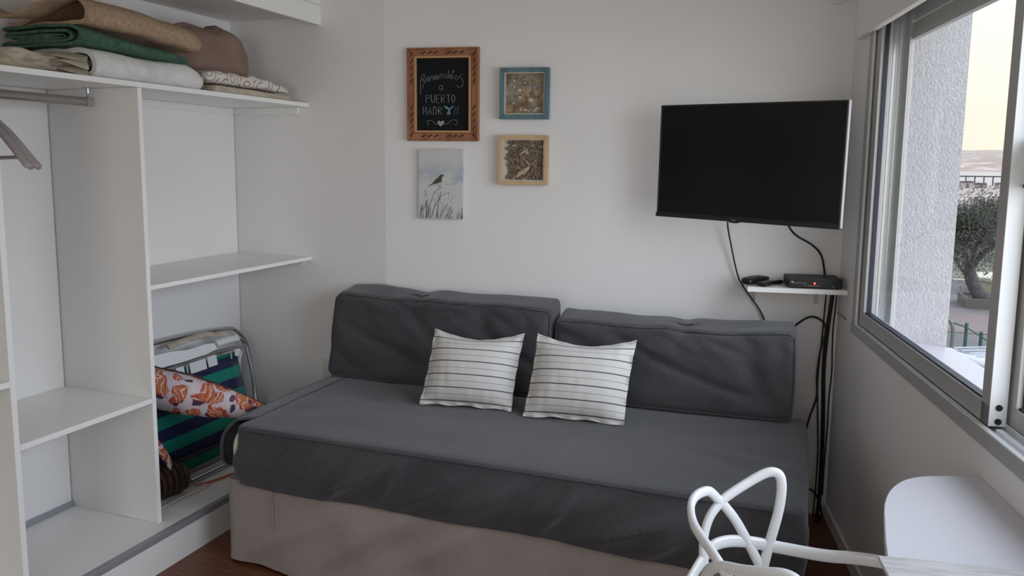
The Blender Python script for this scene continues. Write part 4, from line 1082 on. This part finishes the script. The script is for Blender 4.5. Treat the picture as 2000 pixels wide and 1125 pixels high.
cable('black cable looping out beside the right cushion and down behind the mattress', [(1.72, .72, .05), (1.788, .793, .03), (1.826, .834, .02), (1.880, .868, .014), (1.926, .852, .014), (1.943, .812, .016), (1.925, .715, .02), (1.918, .614, .02), (1.922, .526, .02), (1.899, .436, .02), (1.888, .368, .022), (1.885, .20, .022)], .0045)
cable('thin black cable closest to the window wall, hanging from the receiver box', [(1.975, 1.02, .02), (1.981, .999, .012), (1.980, .939, .008), (1.974, .829, .008), (1.975, .742, .008), (1.979, .632, .008), (1.974, .521, .008), (1.975, .409, .008), (1.972, .25, .010), (1.970, .09, .016)], .003)
cable('short black cable loop near the floor in the room corner', [(1.86, .10, .03), (1.904, .115, .022), (1.933, .103, .022), (1.958, .060, .030), (1.964, .010, .05), (1.93, .006, .10)], .0045)
cable('slim grey black cable hanging beside the thick bundle in the corner', [(1.938, .98, .010), (1.932, .80, .010), (1.925, .60, .009), (1.934, .42, .010), (1.942, .28, .012), (1.94, .12, .020), (1.93, .006, .05)], .003)
tag(obj('wall_peg', MB().tube([(.155, -.001, .888), (.10, -.012, .897), (.066, -.022, .905)], [.004, .003, .002], 8), mat('old_peg', (.32, .30, .27), .7), mw=WM), 'small bent grey peg on the window wall beside the thin cable', 'peg')
tag(obj('wall_socket', MB().box((-2.165, 3.190, .430), (-2.085, 3.1995, .545)), mat('socket_plastic', (.70, .68, .63), .5), smooth=0, bevel=.003), 'cream wall socket plate half hidden behind the left back cushion', 'socket')
dt = thing('round_wall_cap', 'round grey plastic cap high on the wall near the window corner', 'cap', mw=TM @ Matrix.Translation((1.913, 0, 2.182)))
obj('cap_body', MB().ball((0, -.018, 0), .040, 24, 14, (1, .5, 1)), LAM, dt); obj('cap_base', MB().cyl((0, -.018, 0), (0, -.0005, 0), .036, 24), LAM, dt)

# ================================================================== TABLES AND CHAIR
TZc = .785
ol = [(.175, 1.30), (.175, 1.545), (.184, 1.716), (.192, 1.799), (.211, 1.878), (.243, 1.944), (.285, 1.985), (.342, 2.012), (.378, 2.026)]
def wall_x(y): # x of the window wall at depth y
    s = (K0.y-y)/(-(-wd).y) if False else (K0.y-y)/wd.y
    return K0.x - wd.x*s
ol2 = [(p.x, p.y) for p in smooth_path([(x, y, 0) for x, y in ol], 5)]
ol2 += [(wall_x(2.034)-.001, 2.034), (wall_x(1.30)-.001, 1.30)]
ct = thing('wall_counter', 'white counter with a rounded end fixed to the wall under the window', 'counter', loc=(.3, 1.7, 0))
obj('counter_top', MB().prism(ol2, TZc-.022, TZc, 2), TABW, ct, world=True, smooth=30, bevel=.0015)
obj('support_bracket', MB().box((.30, 1.60, TZc-.045), (wall_x(1.62)-.002, 1.62, TZc-.0225)).prism([(wall_x(1.62)-.03, TZc-.045), (wall_x(1.62)-.003, TZc-.045), (wall_x(1.62)-.003, TZc-.24)], 1.60, 1.62, 1), ALUW, ct, world=True, smooth=0)
ta = math.atan2(1.518-1.482, .378-.153)
tb = thing('dining_table', 'grey washed wood table at the lower right corner, over the end of the white counter', 'table', mw=Matrix.Translation((.153, 1.482, 0)) @ Matrix.Rotation(ta, 4, 'Z'))
obj('table_top', MB().box((0, -1.15, .802), (.300, 0, .810)), GREYT, tb, smooth=0, bevel=.001)
for x, y in ((.03, -.30), (.27, -.30), (.03, -1.10), (.27, -1.10)): obj('leg', MB().box((x-.018, y-.018, 0), (x+.018, y+.018, .8015)), ALUW, tb, smooth=0)

CC = (.03, 1.53); CA, CB = .24, .225
chr_ = thing('plastic_armchair', 'white plastic armchair with a back of interwoven loops tucked at the table', 'chair', loc=(CC[0]+.08, CC[1], 0))
def cpt(th, z, grow=0.):
    a_ = math.radians(th); k = 1-.10*max(0, (.66-z)/.2) 
    return Vector((CC[0]-CA*k*math.cos(a_), CC[1]+CB*k*math.sin(a_), z))
def loopc(name, pts, r, mir=False, extra=None):
    P = [cpt((-t if mir else t), z) for t, z in pts]
    if extra: P += [Vector((x, CC[1]+(-1 if mir else 1)*(y-CC[1]), z)) for x, y, z in extra]
    if extra and mir: pass
    P = smooth_path(P, 7)
    mb = MB(); n = 12; N = len(P); vs = []
    for i, p in enumerate(P):
        d = (P[min(i+1, N-1)]-P[max(i-1, 0)]).normalized()
        out = Vector((p.x-CC[0], p.y-CC[1], 0)); out = out-d*out.dot(d)
        out = out.normalized() if out.length > 1e-5 else d.orthogonal(); sd = d.cross(out)
        for k in range(n):
            c, s = math.cos(2*PI*k/n), math.sin(2*PI*k/n)
            vs.append(p+out*r[0]*math.copysign(abs(c)**.8, c)+sd*r[1]*math.copysign(abs(s)**.8, s))
    fs = [(i*n+k, (i+1)*n+k, (i+1)*n+(k+1) % n, i*n+(k+1) % n) for i in range(N-1) for k in range(n)]+[tuple(range(n)), tuple(reversed(range((N-1)*n, N*n)))]
    return obj(name, mb.add(vs, fs), WPLA, chr_, world=True, smooth=60)
A_pts = [(62, .45), (66, .53), (70.6, .612), (73.9, .674), (77.5, .747), (78.5, .800), (77.2, .829), (73.5, .837), (68.6, .831), (60.5, .812), (49.5, .787), (44.1, .772), (38.5, .750), (35.1, .722), (34.0, .690), (35, .640), (40, .555), (46, .45)]
B_pts = [(80, .45), (75, .54), (69.8, .614), (66.8, .640), (60.6, .688), (54.2, .731), (47.6, .764), (42.3, .785), (34.8, .801), (26.3, .808), (12, .820), (0, .832), (-14, .846), (-28, .852), (-40, .843), (-50, .825), (-58, .800), (-64, .745), (-68, .680), (-72, .61), (-78, .45)]
C_pts = [(0, .600), (18, .618), (30, .645), (38, .668), (43.6, .680), (53.3, .681), (65, .674), (78.5, .665)]
arm_x = [(.075, 1.755, .662), (.14, 1.757, .667), (.20, 1.755, .668), (.255, 1.752, .655), (.285, 1.750, .615), (.29, 1.748, .54), (.285, 1.74, .455)]
TR = (.0078, .0108)
loopc('side_loop', A_pts, TR)
def loop3(name, P, r): 
    return loopc(name, [], r, False, P)
near_loop = [(-.02, 1.375, .45), (-.035, 1.36, .53), (-.062, 1.345, .612), (-.038, 1.328, .69), (-.005, 1.318, .755), (.030, 1.312, .790), (.022, 1.315, .815), (.001, 1.325, .821), (-.032, 1.34, .811), (-.071, 1.365, .795), (-.107, 1.395, .780), (-.128, 1.42, .760), (-.142, 1.445, .728), (-.152, 1.465, .68), (-.15, 1.46, .62), (-.13, 1.44, .54), (-.10, 1.42, .45)]
loop3('side_loop', near_loop, TR)
far_b = [cpt(t, z) for t, z in B_pts[:8]]
arch = [tuple(p) for p in far_b]+[(-.163, 1.665, .805), (-.178, 1.635, .811), (-.187, 1.60, .811), (-.187, 1.56, .807), (-.175, 1.51, .800), (-.155, 1.47, .794), (-.130, 1.43, .787), (-.107, 1.395, .776), (-.085, 1.37, .755), (-.055, 1.35, .70), (-.035, 1.34, .63), (-.01, 1.33, .54), (.0, 1.34, .45)]
loop3('back_arch', arch, TR)
loopc('arm_band', C_pts, (.0075, .0140), False, arm_x); loopc('arm_band', C_pts, (.0075, .0140), True, arm_x)
def seatf(p, q):
    return Vector((p.x, p.y*(1-.12*(q.x < 0)*q.x**2), p.z-.018*(1-q.x**2)*(1-q.y**2)))
obj('seat', MB().soft((.47, .45, .028), .013, (22, 22, 4), seatf).xf(Matrix.Translation((.075, 1.53, .452))), WPLA, chr_, world=True, smooth=70)
for x, y, dx, dy in ((-.12, 1.35, -.05, -.02), (-.12, 1.71, -.05, .02), (.27, 1.33, .02, -.01), (.27, 1.73, .02, .01)):
    obj('leg', MB().tube([(x, y, .445), (x+dx*.5, y+dy*.5, .22), (x+dx, y+dy, .0005)], [.019, .016, .013], 14), WPLA, chr_, world=True)

# ================================================================== OUTSIDE
G = -4.0
def b_ground(t, tc):
    n = tex(t, 'ShaderNodeTexNoise', .35, tc.outputs['Object'], Detail=5.)
    return ramp(t, n.outputs[0], [(0, (.085, .075, .075)), (.45, (.10, .088, .088)), (.6, (.125, .105, .10)), (1, (.14, .12, .115))])
struct('ground', MB().box((-60, 6, G-.3), (140, 48, G)), ramp_mat('asphalt_ground', b_ground, .95), smooth=0)
struct('street_paving', MB().box((-20, 29.5, G+.001), (60, 33.2, G+.03)), mat('pink_paving', (.145, .105, .10), .9, noise_amt=.1, nscale=2), smooth=0)
struct('street_kerb', MB().box((-20, 42.4, G), (60, 42.9, G+.16)), mat('pale_kerb', (.24, .22, .20), .9), smooth=0)
struct('lawn', MB().box((-60, 42.9, G-.05), (160, 95, G+.10)), mat('dry_lawn', (.075, .076, .045), .95, noise_amt=.3, nscale=.6), smooth=0)
struct('beach', MB().box((-150, 95, G-.2), (400, 270, G-.05)), mat('pale_beach_sand', (.27, .21, .185), .95, noise_amt=.2, nscale=.03, stretch=(1, 6, 1)), smooth=0)
struct('sea', MB().box((-600, 270, G-.4), (1200, 1300, G-.25)), mat('pale_sea_water', (.22, .19, .18), .3), smooth=0)
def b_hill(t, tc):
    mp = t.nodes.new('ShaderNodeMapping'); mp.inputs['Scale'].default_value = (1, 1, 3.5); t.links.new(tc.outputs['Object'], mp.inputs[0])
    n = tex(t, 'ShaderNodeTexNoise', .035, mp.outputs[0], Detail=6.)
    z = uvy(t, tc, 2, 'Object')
    c = ramp(t, n.outputs[0], [(0, (.19, .14, .115)), (.45, (.24, .185, .145)), (.55, (.28, .215, .18)), (.68, (.40, .33, .30)), (1, (.46, .38, .33))])  # distance haze put into the colour, hills paler than bare ground
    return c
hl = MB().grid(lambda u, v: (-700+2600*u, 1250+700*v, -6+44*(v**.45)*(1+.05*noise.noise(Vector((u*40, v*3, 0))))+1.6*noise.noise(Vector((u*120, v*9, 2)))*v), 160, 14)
struct('coast_hills', hl, ramp_mat('hazed_dry_hills', b_hill, 1.), smooth=80)
pr = thing('sea_pier', 'long dark pier on thin posts crossing the bay in the distance', 'pier', loc=(48, 296, -4))
obj('deck', MB().box((20, 295, -1.62), (90, 299, -1.25)), mat('dark_pier_timber', (.05, .045, .05), .9), pr, world=True, smooth=0)
PM = bpy.data.materials['dark_pier_timber']
for i in range(14): obj('post', MB().box((38+2.6*i, 295.4, -4.3), (38.28+2.6*i, 295.8, -1.62)), PM, pr, world=True, smooth=0)
rnd = random.Random(9)
HM = [mat('pale_house_wall', (.36, .31, .29), .9), mat('rose_house_wall', (.28, .21, .19), .9)]
RM = mat('dark_roof', (.11, .09, .09), .9)
for x, y, w_, hh, hm, lab in ((40.3, 244, 3.4, 1.5, 0, 'pale low beach building nearest the stucco pillar, in front of the pier'), (44.6, 250, 2.6, 1.0, 1, 'rose coloured beach hut between two pale buildings in front of the pier'), (48.6, 240, 4.2, 1.3, 0, 'pale low beach building nearest the window frame, in front of the pier')):
    k = thing('beach_building', lab, 'building', loc=(x, y, G-.05), group='small buildings along the beach')
    obj('walls', MB().box((-w_/2, -2, 0), (w_/2, 2, hh)), HM[hm], k, smooth=0)
    obj('roof', MB().prism([(-w_/2-.2, hh), (w_/2+.2, hh), (w_/2-.3, hh+.35), (-w_/2+.3, hh+.35)], -2.2, 2.2, 1), RM, k, smooth=0)
    obj('door', MB().box((-.3, -2.04, 0), (.3, -2.0, hh*.8)), RM, k, smooth=0)

# wind-bent tree in its planter
tr = thing('street_tree', 'wind bent grey green tree leaning over the pavement outside the window', 'tree', loc=(6.72, 35.65, G))
BARK = mat('grey_bark', (.052, .046, .048), .95, noise_amt=.3, nscale=6, bump=.6, bscale=12)
tk = MB()
tk.tube(smooth_path([(7.35, 35.7, G+.1), (7.05, 35.65, G+.22), (6.68, 35.6, G+.45), (6.38, 35.6, G+.95), (6.20, 35.6, G+1.5)], 5), [.34-.13*i/20 for i in range(21)], 12)
obj('trunk', tk, BARK, tr, world=True, smooth=60)
rnd = random.Random(21); tips = []
def branch(p, d, L_, r, lev):
    pts = [p]; q = Vector(p); dd = Vector(d).normalized()
    for k in range(5):
        dd = (dd+Vector((rnd.uniform(-.22, .28), rnd.uniform(-.2, .2), rnd.uniform(-.10, .25)))).normalized(); q = q+dd*L_/5; pts.append(q.copy())
    br.tube(pts, [r*(1-.12*i) for i in range(6)], 7)
    if lev < 3:
        for k in range(3 if lev < 2 else 4):
            i = rnd.randint(2, 5); branch(pts[i], dd+Vector((rnd.uniform(-.9, .9), rnd.uniform(-.7, .7), rnd.uniform(-.3, .7))), L_*.66, r*.5, lev+1)
    else: tips.extend(pts[2:])
br = MB()
branch(Vector((6.20, 35.6, G+1.45)), (-.25, 0, 1), 1.35, .15, 0)
branch(Vector((6.22, 35.6, G+1.4)), (.65, .1, .85), 1.5, .14, 0)
branch(Vector((6.21, 35.6, G+1.45)), (.15, -.3, 1), 1.4, .11, 0)
branch(Vector((6.40, 35.6, G+1.0)), (-.9, .1, .75), 1.5, .05, 1)
obj('branches', br, BARK, tr, world=True, smooth=60)
lf = MB(); 
for k in range(15000):
    t = rnd.choice(tips); c = t+Vector((rnd.gauss(0, .26), rnd.gauss(0, .26), rnd.gauss(.05, .22)))
    if rnd.random() < .45: c = Vector((6.30+rnd.gauss(0, .85), 35.6+rnd.gauss(0, .6), -1.15+rnd.gauss(0, .72)))
    a_ = Vector((rnd.gauss(.5, .5), rnd.gauss(0, .5), rnd.gauss(.8, .5))).normalized()*rnd.uniform(.06, .16); b3 = a_.orthogonal().normalized()*rnd.uniform(.014, .032)
    lf.add([c-b3, c+b3, c+a_+b3*.3, c+a_-b3*.3], [(0, 1, 2, 3)])
fo = obj('foliage', lf, mat('grey_green_foliage', (.062, .064, .042), .9, col2=(.035, .034, .028), nscale=1.6), tr, world=True, smooth=0); fo['kind'] = 'stuff'
pl = thing('tree_planter', 'low dark square planter around the foot of the leaning tree', 'planter', loc=(6.9, 35.7, G))
obj('planter_wall', frame_box(MB(), -.85, 1.3, -.9, .9, .12, 0, .42).xf(Matrix.Rotation(math.radians(90), 4, 'X') @ Matrix.Translation((0, 0, 0))) if False else MB().box((-.85, -.9, 0), (1.3, -.78, .40)).box((-.85, .78, 0), (1.3, .9, .40)).box((-.85, -.78, 0), (-.73, .78, .40)).box((1.18, -.78, 0), (1.3, .78, .40)), mat('planter_stone', (.075, .068, .06), .95), pl, smooth=0)
obj('soil', MB().box((-.73, -.78, 0), (1.18, .78, .30)), mat('dark_soil', (.03, .025, .02), 1.), pl, smooth=0)
be = thing('round_bench', 'pale yellowish round stone bench behind the leaning tree', 'bench', loc=(8.6, 39.8, G))
obj('bench_ring', MB().tube([(0, 0, 0), (0, 0, .62)], 1.5, 36), mat('pale_stone', (.30, .265, .19), .9), be, smooth=40)
obj('bench_cap', MB().tube([(0, 0, .621), (0, 0, .74)], 1.6, 36), mat('light_cap_stone', (.38, .35, .28), .9), be, smooth=40)
# green railing
gf = thing('green_railing', 'green metal street railing with twisted top rail below the window', 'railing', loc=(4.4, 24, G))
GRN = mat('green_railing_paint', (.018, .060, .042), .6)
PR = [Vector((3.92, 26.6, 0)), Vector((4.455, 25.19, 0)), Vector((4.60, 23.95, 0)), Vector((4.72, 22.7, 0)), Vector((4.85, 21.4, 0))]
for p in PR: obj('post', MB().tube([(p.x, p.y, G), (p.x, p.y, G+1.06)], .048, 10).ball((p.x, p.y, G+1.07), .055, 10, 6), GRN, gf, world=True)
for i in range(len(PR)-1):
    p, q = PR[i], PR[i+1]
    obj('top_rail', MB().tube([p.lerp(q, k/16)+Vector((0, 0, G+.98+.012*math.sin(k*2.4))) for k in range(17)], .022, 8), GRN, gf, world=True)
    obj('lower_rail', MB().tube([p+Vector((0, 0, G+.18)), q+Vector((0, 0, G+.18))], .02, 8), GRN, gf, world=True)
obj('end_hoop', MB().tube(smooth_path([(4.12, 25.3, G), (4.14, 25.3, G+.7), (4.10, 25.3, G+1.02), (3.98, 25.3, G+1.15), (3.82, 25.3, G+1.0)], 6), .05, 8), mat('pale_green_paint', (.10, .125, .105), .6), gf, world=True)
# parked white car below the window
car = thing('parked_car', 'parked white car with roof bars seen over the window sill', 'car', mw=Matrix.Translation((3.45, 19.7, G)) @ Matrix.Rotation(math.radians(-62), 4, 'Z'))
WCAR = mat('white_car_paint', (.42, .43, .46), .25, coat=.6)
prof = [(-.15, .30), (-.18, .75), (-.05, 1.05), (.25, 1.50), (.55, 1.62), (2.1, 1.65), (2.6, 1.55), (3.25, 1.08), (4.15, .92), (4.30, .70), (4.28, .30)]
obj('body', MB().prism(prof, -.86, .86, 1), WCAR, car, bevel=.09, smooth=60)
obj('windows', MB().prism([(.12, 1.10), (.38, 1.46), (2.15, 1.50), (2.50, 1.44), (3.0, 1.12)], -.868, .868, 1), BLACK, car, smooth=0)
obj('windscreen', MB().box((0, -.72, 0), (.02, .72, .62)).xf(Matrix.Translation((3.16, 0, 1.12)) @ Matrix.Rotation(math.radians(-54), 4, 'Y')), BLACK, car, smooth=0)
for x in (.75, 3.35):
    for y in (-.80, .80): wl = obj('wheel', MB().cyl((x, y-.10, .32), (x, y+.10, .32), .32, 24), BLACKM, car); obj('hub_cap', MB().cyl((x, y-.105, .32), (x, y+.105, .32), .19, 20), ALUW, wl)
for k in range(6): obj('roof_bar', MB().box((.60+.24*k, -.70, 1.650), (.63+.24*k, .70, 1.672)), STRIP, car, smooth=0)
